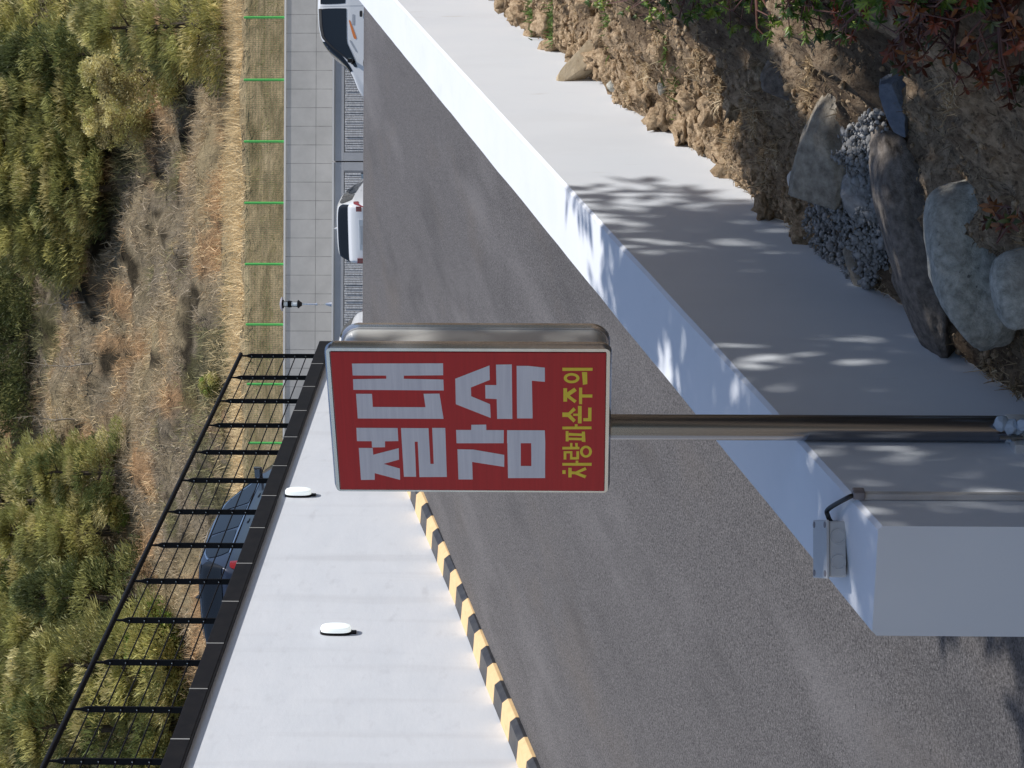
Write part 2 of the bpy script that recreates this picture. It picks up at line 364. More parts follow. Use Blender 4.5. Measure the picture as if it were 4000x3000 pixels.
# ------------------------------------------------------------ trees
def crown_mesh(name,seed,h,r,base,nl,ls,cols,shape='cone',clumps=70,flat=.5,droop=0.,upward=0.,wd_=.22,coh=0.):
    rg=np.random.default_rng(seed); L=[];K=[];CD=[]
    for i in range(clumps):
        a=rg.uniform(0,2*PI); q=rg.uniform(0,1)
        if shape=='cone': z=base+(h-base)*q; rr=r*(1-q)**.75*(.55+.6*rg.random())+.12
        else: 
            z=base+(h-base)*q; rr=r*math.sqrt(max(.05,1-(2*q-1)**2))*(.45+.65*rg.random())
        cx,cy=rr*math.cos(a)*.8,rr*math.sin(a)*.8; cr=r*(.22+.16*rg.random())*(1.1-.5*q)
        n=int(nl/clumps); p=rg.normal(0,1,(n,3)); p/=np.linalg.norm(p,axis=1)[:,None]; p*=(cr*rg.uniform(.35,1.05,n)**.6)[:,None]
        p[:,2]*=flat; p+=np.array([cx,cy,z]); p[:,2]-=droop*np.hypot(p[:,0],p[:,1])
        cd_=np.array([cx,cy,.9*r*rg.uniform(.2,1.)]); cd_/=np.linalg.norm(cd_)+1e-6; CD.append(np.repeat(cd_[None],n,0))
        L.append(p); cc=cols[rg.integers(len(cols))]*rg.uniform(.75,1.2)
        K.append(np.array(cc)[None,:]*rg.uniform(.75,1.3,(n,1)))
    P=np.concatenate(L); Cc=np.concatenate(K); n=len(P)
    out=P.copy(); out[:,2]-=h*.45; out/=np.linalg.norm(out,axis=1)[:,None]+1e-6
    d=out*.6*(1-coh)+np.concatenate(CD)*coh+rg.normal(0,.6*(1-.55*coh),(n,3)); d[:,2]+=upward; d/=np.linalg.norm(d,axis=1)[:,None]
    s=np.cross(d,rg.normal(0,1,(n,3))); s/=np.linalg.norm(s,axis=1)[:,None]
    ll=(ls*rg.uniform(.6,1.4,n))[:,None]; wd=ll*wd_
    V=np.stack([P,P+d*ll*.5+s*wd,P+d*ll,P+d*ll*.5-s*wd],1).reshape(-1,3)
    F=np.arange(n*4).reshape(-1,4)
    return npmesh(name,V,F,np.repeat(Cc,4,axis=0))
def trunk_mesh(name,seed,h,r,limbs=10,spread=1.5,lean=.1):
    rd=random.Random(seed); b=MB(); pts=[];x=y=0
    for i in range(7):
        q=i/6; pts.append((x,y,h*q)); x+=rd.uniform(-lean,lean); y+=rd.uniform(-lean,lean)
    b.tube(pts,[r*(1-.85*i/6) for i in range(7)],7)
    for i in range(limbs):
        q=rd.uniform(.2,.9); k=min(5,int(q*6)); p=Vector(pts[k]).lerp(Vector(pts[k+1]),q*6-k); a=rd.uniform(0,2*PI); l=spread*(1.1-q)
        e=p+Vector((math.cos(a)*l,math.sin(a)*l,l*rd.uniform(.15,.6))); mdl=p.lerp(e,.5)+Vector((0,0,-.05*l))
        b.tube([p,mdl,e],[r*.35,r*.22,r*.06],5)
    me=bpy.data.meshes.new(name); me.from_pydata(b.v,[],b.f); me.update(); return me
G1=np.array([.56,.53,.21]); G2=np.array([.38,.385,.15]); G3=np.array([.12,.145,.055]); G4=np.array([.68,.61,.30]); G5=np.array([.03,.04,.02])
VAR={}
def variant(k):
    if k in VAR: return VAR[k]
    if k=='fir': c=crown_mesh('crown',1,6.4,2.0,.4,26000,.26,[G1,G2,G2,G4,G3*1.3],'cone',120,.5,.16,.25,.065,.8); t=trunk_mesh('trunk',1,6.,.14,16,1.4)
    if k=='fir2': c=crown_mesh('crown',2,6.8,2.3,.5,26000,.26,[G1,G4,G2,G1,G2*.6],'cone',120,.5,.12,.3,.065,.8); t=trunk_mesh('trunk',2,6.4,.15,16,1.6)
    if k=='dark': c=crown_mesh('crown',3,6.5,2.3,.3,15000,.26,[G3,G2,G3],'cone',110,.55,.1,.2,.08,.7); t=trunk_mesh('trunk',3,6.,.15,14,1.6)
    if k=='bush': c=crown_mesh('crown',4,2.6,1.5,.1,9000,.16,[G1,G2,G1,np.array([.24,.34,.08])],'round',70,.8,0,.2); t=trunk_mesh('trunk',4,1.6,.06,12,1.0,.15)
    if k=='olive': c=crown_mesh('crown',5,4.6,1.7,.3,17000,.13,[G4,np.array([.32,.27,.13]),G1],'round',110,.75,0,.2); t=trunk_mesh('trunk',5,3.8,.10,14,1.3)
    VAR[k]=(c,t); c.materials.append(M['leaf']); t.materials.append(M['bark']); return VAR[k]
def tree(k,name,p,sc,label,cat='tree',rz=0,group=None,wz=1.):
    c,t=variant(k); e=empty(name,p,(0,0,rz),label,cat,group); e.scale=(sc*wz,sc*wz,sc)
    for nm,me in (('crown',c),('trunk',t)):
        oo=bpy.data.objects.new(nm,me); COL.objects.link(oo); oo.parent=e
    return e
HH={'fir':6.4,'fir2':6.8,'dark':6.5,'bush':2.6,'olive':4.6}
def tree_px(k,name,xb,xt,y,label,cat='tree',wz=1.,rz=None,push=0):
    """tree rooted on the hill where pixel (xb,y) meets it, as tall as the pixel span xb-xt"""
    p=hillhit(xb,y); h=(xb-xt)/FPX*np.linalg.norm(p); sc=h/HH[k]
    return tree(k,name,(p[0],p[1]+push,hill_z(p[0],p[1]+push)-.1),sc,label,cat,rz if rz is not None else random.uniform(0,6),None,wz*1.2)
TR=[('fir2',330,-200,90,'evergreen at the upper right corner of the hillside, above the van',1.3),('fir',300,-260,640,'evergreen standing high behind the middle of the upper tree row',1.3),('fir2',280,-260,820,'evergreen standing high behind the left half of the upper tree row',1.3),('fir',330,-200,300,'evergreen standing high behind the right end of the upper tree row',1.3),('fir2',300,-240,1960,'evergreen highest on the slope above the railing end',1.3),('fir',330,-240,2250,'evergreen high above the blue grey car, behind the others',1.3),('fir2',380,-200,2480,'evergreen high between the blue grey car and the near railing posts',1.3),('fir',360,-220,2720,'evergreen high above the near railing posts, behind the broad one',1.3),('fir2',350,-220,2960,'evergreen in the upper left corner of the hillside',1.3),('fir2',900,290,95,'olive green evergreen at the fence, directly above the white van',1.05),
('olive',720,330,290,'brownish olive tree just left of the evergreen above the white van',.95),
('olive',590,330,480,'small yellowish olive tree low in front of the upper tree row',.95),
('dark',500,-20,215,'dark evergreen behind the olive evergreen above the van',1.),
('fir',480,-60,380,'tall feathery green evergreen at the right end of the upper tree row',1.1),
('fir2',450,-90,550,'pale green evergreen, second from the right in the upper tree row',1.1),
('fir',430,-120,730,'light green evergreen in the middle of the upper tree row',1.1),
('fir2',400,-130,910,'light green evergreen at the left end of the upper tree row',1.1),
('fir',470,60,1850,'olive evergreen standing alone above the end of the black railing',1.2),
('fir2',440,-60,2080,'yellow green evergreen above the roof of the blue grey car',1.1),
('dark',560,60,2330,'dark green evergreen above the tail of the blue grey car',1.1),
('fir2',700,60,2600,'broad light green evergreen high behind the near railing posts',1.15),
('fir',640,-40,2850,'yellow green evergreen at the far left edge of the hillside',1.2)]
for k,xb,xt,y,lab,wz in TR: tree_px(k,'evergreen_tree' if k!='olive' else 'olive_tree',xb,xt,y,lab,'tree',wz)
for xb,xt,y,lab in ((700,480,2500,'bright green bush seen through the railing left of the blue grey car'),(730,560,2700,'dark green bush seen through the second railing panel from the left'),(690,520,2960,'green bush behind the nearest railing post'),
    (850,770,1500,'small bright green bush alone in the dry brush above the railing end'),(500,400,2000,'low green bush at the foot of the evergreen above the blue grey car')):
    tree_px('bush','green_bush',xb,xt,y,lab,'bush')
# far wood as one mass
crn,_t=variant('dark'); pv=np.empty(len(crn.vertices)*3,dtype=np.float32); crn.vertices.foreach_get('co',pv); pv=pv.reshape(-1,3)
pc=np.empty(len(crn.vertices)*4,dtype=np.float32); crn.color_attributes['Col'].data.foreach_get('color',pc); pc=pc.reshape(-1,4)[:,:3]
sub=(np.arange(len(pv)//4)%2==0); sub=np.repeat(sub,4); pv=pv[sub]; pc=pc[sub]
VV=[];CC=[]
for k in range(52):
    if k<14: yy=random.uniform(980,1720); xx=random.uniform(0,170)
    elif k<34: yy=random.uniform(-60,1000); xx=random.uniform(-150,200)
    else: yy=random.uniform(-50,3050); xx=random.uniform(-420,-60)
    p=hillhit(max(xx,-50),yy); Y=p[1]+ (0 if xx>-50 else (-xx)/60.)
    X=p[0]; a=random.uniform(0,6); c,s_=math.cos(a),math.sin(a); f=random.uniform(.75,1.15)
    q=pv*f; q=np.stack([q[:,0]*c-q[:,1]*s_,q[:,0]*s_+q[:,1]*c,q[:,2]],-1)+np.array([X,Y,hill_z(X,Y)-.2]); VV.append(q); CC.append(pc*random.uniform(.7,1.1))
VV=np.concatenate(VV); CC=np.concatenate(CC)
me=npmesh('woodland',VV,np.arange(len(VV)).reshape(-1,4),CC); o=link('woodland',me,M['leaf']); tag(o,'dark dense wood closing the top of the hillside','wood',kind='stuff')
# bare saplings in front of the dark wood
for i,(xb,xt,y) in enumerate(((330,120,1180),(360,90,1420),(300,60,1640))):
    p=hillhit(xb,y); h=(xb-xt)/FPX*np.linalg.norm(p); me=trunk_mesh('bare_sapling',40+i,h,.05,26,1.1,.16); 
    o=link('bare_sapling',me,mat('pale_bark',(.36,.31,.25),.9)); o.location=(p[0],p[1],p[2]-.05)
    tag(o,['bare grey sapling in front of the dark wood, rightmost of the three','bare grey sapling in the middle of the dark wood edge','bare grey sapling nearest the railing side of the dark wood'][i],'sapling')
# ------------------------------------------------------------ FAR WALLS, FENCE, LAMP
# upper retaining wall, formwork joints in the material
mw=M['conc']; 
def formwork(M0,name):
    Mx=M0.copy(); Mx.name=name; n=Mx.node_tree; L=n.links; b=n.nodes['Principled BSDF']; src=b.inputs['Base Color']
    tc=n.nodes.new('ShaderNodeTexCoord'); mp=n.nodes.new('ShaderNodeMapping'); mp.inputs['Rotation'].default_value=(PI/2,0,0); mp.inputs['Location'].default_value=(.12,8.38+.004,0)
    L.new(tc.outputs['Object'],mp.inputs[0])
    br=n.nodes.new('ShaderNodeTexBrick'); br.offset=0; br.inputs['Scale'].default_value=1; br.inputs['Brick Width'].default_value=.604; br.inputs['Row Height'].default_value=1.06; br.inputs['Mortar Size'].default_value=.013; br.inputs['Mortar Smooth'].default_value=.5
    br.inputs['Color1'].default_value=(0,0,0,1); br.inputs['Color2'].default_value=(.0,.0,.0,1); br.inputs['Mortar'].default_value=(1,1,1,1)
    L.new(mp.outputs[0],br.inputs['Vector'])
    nz=n.nodes.new('ShaderNodeTexNoise'); nz.inputs['Scale'].default_value=2.5; L.new(tc.outputs['Object'],nz.inputs['Vector'])
    ml=n.nodes.new('ShaderNodeMath'); ml.operation='MULTIPLY'; L.new(br.outputs['Color'],ml.inputs[0]); L.new(nz.outputs['Fac'],ml.inputs[1])
    mx=n.nodes.new('ShaderNodeMix'); mx.data_type='RGBA'; L.new(ml.outputs[0],mx.inputs[0]); L.new(src.links[0].from_socket,mx.inputs[6]); mx.inputs[7].default_value=(.03,.03,.025,1)
    L.new(mx.outputs[2],src); return Mx
g=MB(); g.box(-14,30,66,66.3,6.5,9.36)
up=g.build('retaining_wall',formwork(M['conc'],'formed_concrete')); tag(up,'tall grey cast concrete retaining wall below the green fence','wall')
g=MB(); g.box(-14,30,65.97,66.33,9.362,9.42); g.build('coping',M['whiteedge'],up)
lw=empty('ribbed_wall',(12,63,5.2),(0,0,0),'low concrete wall with ribbed panels and a pale cap behind the parked cars','wall')
def plocal(o,par): o.location=-Vector(par.location)
def seg_wall(x0,x1):
    g=MB(); g.box(x0,x1,63.06,63.3,5.2,7.43); a=g.build('wall_body',M['conc2'],lw); plocal(a,lw)
    g=MB(); g.box(x0,x1,63.0,63.055,7.13,7.43); a=g.build('top_band',M['conc2'],lw,bevel=.004); plocal(a,lw)
    g=MB(); g.box(x0-.0,x1,62.96,63.33,7.434,7.49); a=g.build('coping',M['whiteedge'],lw); plocal(a,lw)
    g=MB(); g.box(x0,x0+.26,63.0,63.055,5.2,7.126); g.box(x1-.26,x1,63.0,63.055,5.2,7.126); a=g.build('border_strip',M['conc2'],lw,bevel=.004); plocal(a,lw)
    g=MB(); x=x0+.29
    while x<x1-.33:
        wv=random.uniform(.052,.062); z=7.10-random.uniform(0,.02); 
        g.box(x,x+wv,63.0-random.uniform(0,.03),63.058,5.2,z); x+=.074
    a=g.build('ribbed_panel',M['rib'],lw,bevel=.006,seg=1); plocal(a,lw)
jx=onY(1350,631,63)[0]
seg_wall(-.5,jx-.02); seg_wall(jx+.02,22)
# fence
py=[68,312,553,793,1032,1268,1501,1731,1965]
fpos=[onY(1109,y,66.15)[0] for y in py]; fpos=[fpos[0]+2.02*k for k in (4,3,2,1)]+fpos
fe=empty('mesh_fence',(fpos[-1],66.15,9.42),(0,0,0),'bright green welded mesh fence on top of the tall concrete wall','fence')
for i,X in enumerate(fpos):
    g=MB(); g.tube([(X,66.15,9.42),(X,66.15,10.74-.004*max(0,i-4)**2)],.042,10); g.lathe([(.038,0),(.038,.02),(.01,.035)],(X,66.15,10.74-.004*max(0,i-4)**2),10); a=g.build('post',M['green'],fe,True); plocal(a,fe)
for i in range(len(fpos)-1):
    a0,a1=fpos[i+1],fpos[i]; g=MB(); n=30
    for k in range(1,n):
        X=LIN(a0,a1,k/n); g.box(X-.0027,X+.0027,66.147,66.153,9.5,10.68)
    for k in range(13):
        z=9.5+k*.098; hgt=.004; g.box(a0+.03,a1-.03,66.154,66.162,z,z+hgt)
    a=g.build('mesh_panel',M['greenwire'],fe); plocal(a,fe)
# lamp on the ribbed wall
lx,ly=onY(1200,1188,64.4)[0],64.4
la=empty('garden_lamp',(lx,ly,7.40),(0,0,0),'small post lamp with black lantern on the low ribbed wall','lamp')
def part(g,name,m,par,smooth=True,bevel=0):
    a=g.build(name,m,par,smooth,bevel); plocal(a,par); return a
g=MB(); g.lathe([(.19,7.40),(.19,7.44),(.10,7.60),(.05,7.80),(.045,7.84)],(lx,ly,0),20); part(g,'base',M['steel'],la)
g=MB(); g.lathe([(.03,7.84),(.03,8.05),(.045,8.09),(.045,8.14),(.022,8.18),(.022,8.62)],(lx,ly,0),12); part(g,'pole',M['steel'],la)
g=MB(); g.lathe([(.05,8.6),(.09,8.66),(.13,8.70),(.13,8.73),(.09,8.75)],(lx,ly,0),12); g.lathe([(.105,8.93),(.11,9.03),(.105,9.05)],(lx,ly,0),12)
for k in range(4):
    a=PI/4+k*PI/2; g.box(lx+.11*math.cos(a)-.008,lx+.11*math.cos(a)+.008,ly+.11*math.sin(a)-.008,ly+.11*math.sin(a)+.008,8.72,9.2)
g.lathe([(.14,9.18),(.13,9.21),(.12,9.22)],(lx,ly,0),12)
lan=part(g,'lantern',M['blackmetal'],la)
g=MB(); g.lathe([(.085,8.74),(.085,9.18)],(lx,ly,0),14); a=g.build('lamp_glass',M['lampglass'],lan,True)
g=MB(); g.lathe([(.24,9.222),(.23,9.24),(.16,9.28),(.03,9.31)],(lx,ly,0),24); part(g,'lamp_cap',mat('lilac_grey_lamp_cap',(.30,.29,.33),.5),la)
# ------------------------------------------------------------ LEFT WALL with coping, railing, kerb, lights
lwl=empty('white_wall',W(20,-9.2,1),(0,0,0),'long white painted wall with black tile coping on the far side of the ramp','wall')
def rbuild(g,name,m,par,smooth=False,bevel=0,seg=2):   # geometry given in (t, s, z)
    a=g.build(name,m,par,smooth,bevel,seg,matrix=RAMPROT); plocal(a,par); return a
S_END=26.95
g=MB(); g.box(-9.40,-9.045,2,S_END-.03,-3.2,3.36); rbuild(g,'wall_body',M['wallwhite'],lwl)
bounds=[26.893,25.921,25.01,24.11,23.186,22.246,21.34,20.434,19.504,18.588,17.662,16.74,15.809]
while bounds[-1]>3: bounds.append(bounds[-1]-.92)
for k in range(len(bounds)-1):
    a0,a1=bounds[k+1],bounds[k]; g=MB(); dz=random.uniform(-.003,.003); tl=random.uniform(.004,.02)
    g.hexa([(-9.46,a0+.006,3.375),(-9.0+tl*.4,a0+.006,3.366),(-9.0,a1-.006,3.366),(-9.46,a1-.006,3.375),(-9.46,a0+.006,3.54+dz),(-9.0+tl*.4,a0+.006,3.54+dz),(-9.0,a1-.006,3.54+dz),(-9.46,a1-.006,3.54+dz)])
    rbuild(g,'coping_tile',M['blacktile'],lwl,bevel=.006)
g=MB(); g.box(-9.452,-9.014,3.0,26.88,3.361,3.525); rbuild(g,'mortar_bed',M['blacktile'],lwl)
for b_ in bounds[1:]:
    if b_<11: continue
    g=MB(); g.box(-9.455,-8.9985,b_-.008,b_+.008,3.372,3.5425); rbuild(g,'grout_joint',M['grout'],lwl)
g=MB(); g.box(-9.035,-8.992,3.0,26.88,3.352,3.3605); rbuild(g,'drip_edge',M['blacktile'],lwl)
rail=empty('steel_railing',W(21,-9.2,3.54),(0,0,0),'black steel railing of flat posts and thin rods on top of the white wall','railing')
posts=[26.67,25.768,24.854,23.963,23.041,22.141,21.206,20.284,19.366,18.445,17.534,16.604,15.668,14.74,13.82,12.9]
zr=[3.70+i*.15 for i in range(7)]
TP=-9.15
rv=None
for s in posts:
    g=MB(); w_=.031; prof=[(-w_,3.52),(w_,3.52),(w_,4.48),(.012,4.535),(.009,4.60),(-.009,4.60),(-.012,4.535),(-w_,4.48)]
    g.prism([(TP+p[0],s,p[1]) for p in prof],(0,-.007,0),(0,.007,0))
    g.box(TP-.05,TP+.05,s-.05,s+.05,3.5405,3.548)
    p_=rbuild(g,'post',M['blackmetal'],rail)
    if s<15: continue
    for z in zr:
        if rv is None:
            g=MB(); g.tube([(0,-.0072,0),(0,-.013,0)],[.0065,.004],8); rv=g.build('rivet',M['rivet'],p_,True,matrix=RAMPROT); q=rv
        else: q=rv.copy(); COL.objects.link(q); q.parent=p_
        q.location=W(s,TP,z+.012)
        q.location=Vector(W(s,TP,z+.012))-Vector(rail.location)-Vector(p_.location)
g=MB(); g.tube([(TP,11,4.625),(TP,26.75,4.625)],.027,12); rbuild(g,'handrail',M['blackmetal'],rail,True)
for z in zr:
    g=MB(); g.tube([(TP,11,z),(TP,26.72,z)],.0075,6); rbuild(g,'rod',M['blackmetal'],rail,True)
# kerb
kb=empty('striped_kerb',W(18,-8.9,.9),(0,0,0),'yellow and black striped kerb running up the foot of the white wall','kerb')
kz=np.array([(3,-2.56),(15.206,.29),(16.9,.69),(18.62,1.072),(20.68,1.575),(26.2,2.90)])
def kzf(s): return float(np.interp(s,kz[:,0],kz[:,1]))
s=20.677+.342*17; kk=1
while s>4:
    a1,a0=s,s-.340; g=MB(); z0,z1=kzf(a0)-.04,kzf(a1)-.04; e=random.uniform(0,.004); q=.05 if kk%2 else .052
    prof=[(-9.046,0),(-8.80+e,0),(-8.80+e,.085),(-8.845+e,.135),(-9.046,.150+e)]
    P=[(p[0],a0,z0+p[1]) for p in prof]+[(p[0],a1-.002,z1+p[1]) for p in prof]; n=5
    g.add(P,[tuple(range(n))[::-1],tuple(range(n,2*n))]+[(i,(i+1)%n,n+(i+1)%n,n+i) for i in range(n)])
    rbuild(g,'kerb_block',M['yellow'] if kk%2 else M['kblack'],kb,bevel=.004)
    s-=.342; kk+=1
# bulkhead lights
def wall_light(s,z,label):
    e=empty('wall_light',W(s,-9.045,z),(0,0,-PHI),label,'lamp','oval bulkhead lights on the white wall')
    def oval(rx,rz,y0,y1,y2,n=28,sup=2.6):   # rings over depth, local: x out of the wall, y along, z up
        V=[];F=[]; prof=[(1,y0),(1,y1),(.93,y1+(y2-y1)*.55),(.72,y1+(y2-y1)*.88),(.35,y2)]
        for f,x in prof:
            for k in range(n):
                a=2*PI*k/n; c_,s_=math.cos(a),math.sin(a)
                V.append((x,rx*f*math.copysign(abs(c_)**(2/sup),c_),rz*f*math.copysign(abs(s_)**(2/sup),s_)))
        for i in range(len(prof)-1):
            for k in range(n): F.append((i*n+k,i*n+(k+1)%n,(i+1)*n+(k+1)%n,(i+1)*n+k))
        F.append(tuple(range(n))[::-1]); F.append(tuple(len(V)-n+k for k in range(n))); return V,F
    g=MB(); g.add(*oval(.070,.158,0,.022,.034)); g.build('housing',M['blackmetal'],e,True)
    g=MB(); g.add(*oval(.066,.150,.026,.060,.092)); g.build('lamp_glass',M['litglass'],e,True)
    g=MB(); g.box(0,.02,-.03,.03,-.20,-.15); g.build('bracket',M['blackmetal'],e,bevel=.006)
wall_light(21.45,3.135,'oval wall light high on the white wall, beside the red sign')
wall_light(17.99,2.32,'oval wall light on the white wall below the railing, the nearer one')
# ------------------------------------------------------------ RIGHT PARAPET
pw=empty('parapet_wall',W(8,-2.36,-1),(0,0,0),'low white painted concrete parapet wall sloping up the near side of the ramp','wall')
def capz(s): 
    z=-.73+.2305*(s-5.4)
    return z if s<17 else z-.5*.0085*(s-17)**2
S0=5.03
ss=[S0]+list(np.linspace(5.3,27,110))
wob=lambda s,k: fbm((s*1.5,k,0),4)*.0045
g=MB(); V=[];F=[]
rows=6
for s in ss:
    e1=wob(s,3); e2=wob(s,9); z=capz(s)
    V+= [W(s,-2.2+e1*.3,z-6.2 if False else z-2.4),W(s,-2.2+e1*.3,z-.012),W(s,-2.212+e1,z),W(s,-2.513+e2,z),W(s,-2.525+e2*.3,z-.012),W(s,-2.525,z-2.4)]
for i in range(len(ss)-1):
    for k in range(5): F.append((i*6+k,i*6+k+1,(i+1)*6+k+1,(i+1)*6+k))
F.append(tuple(range(6))); F.append(tuple((len(ss)-1)*6+k for k in range(6))[::-1])
me=bpy.data.meshes.new('wall_body'); me.from_pydata([tuple(v) for v in V],[],F); me.update()
bmx=bmesh.new(); bmx.from_mesh(me); bmesh.ops.recalc_face_normals(bmx,faces=bmx.faces); bmx.to_mesh(me); bmx.free()
ob=link('wall_body',me,[M['face'],M['cap']],pw); plocal(ob,pw)
for p in me.polygons:
    if p.normal.z>.6: p.material_index=1
g=MB(); sc_=5.215; g.box(-2.199,-2.180,sc_-.012,sc_+.012,-3.2,capz(sc_)-.004); rbuild(g,'conduit',M['conduit'],pw,bevel=.005)
g=MB(); g.box(-2.195,-2.172,sc_-.022,sc_+.020,capz(sc_)-.03,capz(sc_)+.004); rbuild(g,'conduit_end',M['screwhole'],pw,bevel=.006)
# junction box on the cap
slope=math.atan(.2305)
bs,bt=5.29,-2.385; bz=capz(bs)
jb=empty('junction_box',W(bs,bt,bz),(0,0,0),'grey plastic junction box lying on the end of the white parapet','box')
jb.rotation_euler=(Matrix.Rotation(-PHI+R(24),4,'Z')@Matrix.Rotation(slope*.96,4,'X')).to_euler()
g=MB(); g.box(-.078,.078,-.055,.055,.003,.052); g.build('box_body',M['plastic'],jb,bevel=.006,seg=3)
g=MB(); g.box(-.082,.082,-.059,.059,.0535,.062); lid=g.build('lid',M['plastic'],jb,bevel=.004,seg=2)
g=MB(); g.box(-.075,.075,-.052,.052,.050,.0555); g.build('seal',M['plasticdark'],jb)
g=MB(); g.box(-.070,.070,-.048,.048,.0005,.005); g.build('base_gap',M['plasticdark'],jb)
for X,Y in ((-.068,-.045),(.068,-.045),(-.068,.045),(.068,.045)):
    g=MB(); g.lathe([(.009,.0622),(.009,.0632),(.005,.0634)],(X,Y,0),14); g.build('lid_screw',M['screwhole'],lid)
for X in (-.036,.036):
    g=MB(); V=[];F=[]; n=24
    for rr,yy in ((.0225,-.0552),(.0215,-.0578),(.0185,-.0578),(.0178,-.0560),(.001,-.0560)):
        for k in range(n): V.append((X+rr*math.cos(2*PI*k/n),yy,.0265+rr*math.sin(2*PI*k/n)))
    for i in range(4):
        for k in range(n): F.append((i*n+k,i*n+(k+1)%n,(i+1)*n+(k+1)%n,(i+1)*n+k))
    g.add(V,F); g.build('knockout',M['plastic'],jb,True)
g=MB(); V=[];F=[];n=20
for rr,xx in ((.022,.0782),(.021,.0808),(.018,.0808),(.017,.079),(.001,.079)):
    for k in range(n): V.append((xx,.012+rr*math.cos(2*PI*k/n),.027+rr*math.sin(2*PI*k/n)))
for i in range(4):
    for k in range(n): F.append((i*n+k,i*n+(k+1)%n,(i+1)*n+(k+1)%n,(i+1)*n+k))
g.add(V,F); g.build('knockout',M['plastic'],jb,True)
bpy.context.view_layer.update()
mi=jb.matrix_world.inverted(); e0=mi@Vector(W(sc_,-2.190,capz(sc_)-.012))
pts=[Vector((.076,-.006,.030)),Vector((.092,-.010,.040)),Vector((.112,-.018,.042)),e0+Vector((-.006,0,.030)),e0+Vector((0,0,.012)),e0]
def cat(pts,n=8):
    P=[pts[0]]+list(pts)+[pts[-1]]; out=[]
    for i in range(1,len(P)-2):
        for k in range(n):
            t=k/n; a,b,c,d=P[i-1],P[i],P[i+1],P[i+2]
            out.append(.5*((2*b)+(c-a)*t+(2*a-5*b+4*c-d)*t*t+(3*b-a-3*c+d)*t**3))
    out.append(pts[-1]); return out
g=MB(); g.tube(cat(pts),.0068,10); g.build('cable',M['cable'],jb,True)
# ------------------------------------------------------------ SIGN
YAW=R(34.25); P0=np.array([-.1073,6.05,.3064])*.9858
sg=empty('road_sign',(P0[0],P0[1],P0[2]),(0,0,-YAW),'red warning sign with white and yellow Korean lettering, steel box on a pole','sign')
# local axes: x right along face, y = into the sign (away from camera), z up
def rrect(x0,x1,z0,z1,r,n=6):
    out=[]
    rs=r if isinstance(r,(list,tuple)) else [r]*4
    for (cx,cz,a0),rr in zip(((x1-rs[0],z1-rs[0],0),(x0+rs[1],z1-rs[1],PI/2),(x0+rs[2],z0+rs[2],PI),(x1-rs[3],z0+rs[3],1.5*PI)),rs):
        for k in range(n+1):
            a=a0+PI/2*k/n; out.append((cx+rr*math.cos(a),cz+rr*math.sin(a)))
    return out
def loft(rings,closed_ends=True):
    g=MB(); n=len(rings[0]); V=[p for r in rings for p in r]; F=[]
    for i in range(len(rings)-1):
        for k in range(n): F.append((i*n+k,i*n+(k+1)%n,(i+1)*n+(k+1)%n,(i+1)*n+k))
    if closed_ends: F.append(tuple(range(n))[::-1]); F.append(tuple(len(V)-n+k for k in range(n)))
    g.add(V,F); return g
def ring3(p,y): return [(a,y,b) for a,b in p]
PX0,PX1=-.257,.244
rg_=[]
for x0,x1,zz,y,rr in ((PX0,PX1,.401,.000,.002),(PX0-.002,PX1+.002,.403,-.004,.004),(PX0-.008,PX1+.012,.413,-.004,.014),(PX0-.012,PX1+.020,.418,.004,.030),(PX0-.012,PX1+.022,.419,.016,.032),(PX0-.008,PX1+.018,.415,.026,.030),(PX0+.02,PX1,.40,.028,.02)):
    rg_.append(ring3(rrect(x0,x1,-zz+.001,zz,rr),y))
fr=loft(rg_).build('frame',M['steel'],sg,True)
g=loft([ring3(rrect(PX0+.01,PX1+.006,-.405,.372,.05,8),.0285),ring3(rrect(PX0+.01,PX1+.006,-.405,.372,.05,8),.108)]); g.build('box_side',M['steelbrush'],sg,True)
g=loft([ring3(rrect(PX0+.006,PX1+.012,-.410,.377,.055,8),.1085),ring3(rrect(PX0+.003,PX1+.018,-.414,.382,.058,8),.114),ring3(rrect(PX0+.003,PX1+.018,-.414,.382,.058,8),.124),ring3(rrect(PX0+.012,PX1+.008,-.405,.374,.05,8),.132)]); g.build('rear_frame',M['steel'],sg,True)
g=MB(); g.box(PX0+.001,PX1-.001,-.0055,-.0015,-.400,.400); pn=g.build('sign_panel',M['signred'],sg)
WL=[[(204,339),(206,73),(164,74),(162,189),(151,190),(149,74),(110,74),(111,340),(149,339),(151,241),(162,241),(162,339)],[(97,333),(97,286),(50,286),(50,130),(98,134),(99,87),(8,78),(8,333)],[(-26,339),(-26,216),(-74,216),(-75,256),(-97,257),(-98,296),(-75,296),(-75,340)],[(-100,336),(-100,294),(-125,294),(-100,216),(-143,217),(-159,264),(-176,216),(-219,217),(-194,293),(-219,294),(-220,336)],[(-26,206),(-26,124),(-158,123),(-158,113),(-25,113),(-25,74),(-207,75),(-208,158),(-76,158),(-76,167),(-207,168),(-207,205)],[(152,39),(199,-62),(148,-62),(121,-6),(90,-6),(62,-61),(12,-62),(61,40)],[(202,-81),(203,-127),(9,-126),(9,-81),(80,-81),(82,-48),(130,-48),(130,-81)],[(198,-141),(198,-175),(192,-223),(142,-223),(146,-185),(11,-186),(11,-140)],[(-32,42),(-32,-3),(-13,-4),(-12,-48),(-32,-48),(-32,-100),(-80,-99),(-81,42)],[(-103,40),(-104,-8),(-123,-100),(-168,-99),(-150,-3),(-216,-3),(-216,40)],[(-32,-110),(-32,-222),(-79,-223),(-80,-109)],[(-164,-110),(-164,-222),(-209,-222),(-210,-110)],[(-80,-110),(-79,-150),(-164,-149),(-164,-110)],[(-79,-181),(-79,-223),(-164,-222),(-164,-181)]]
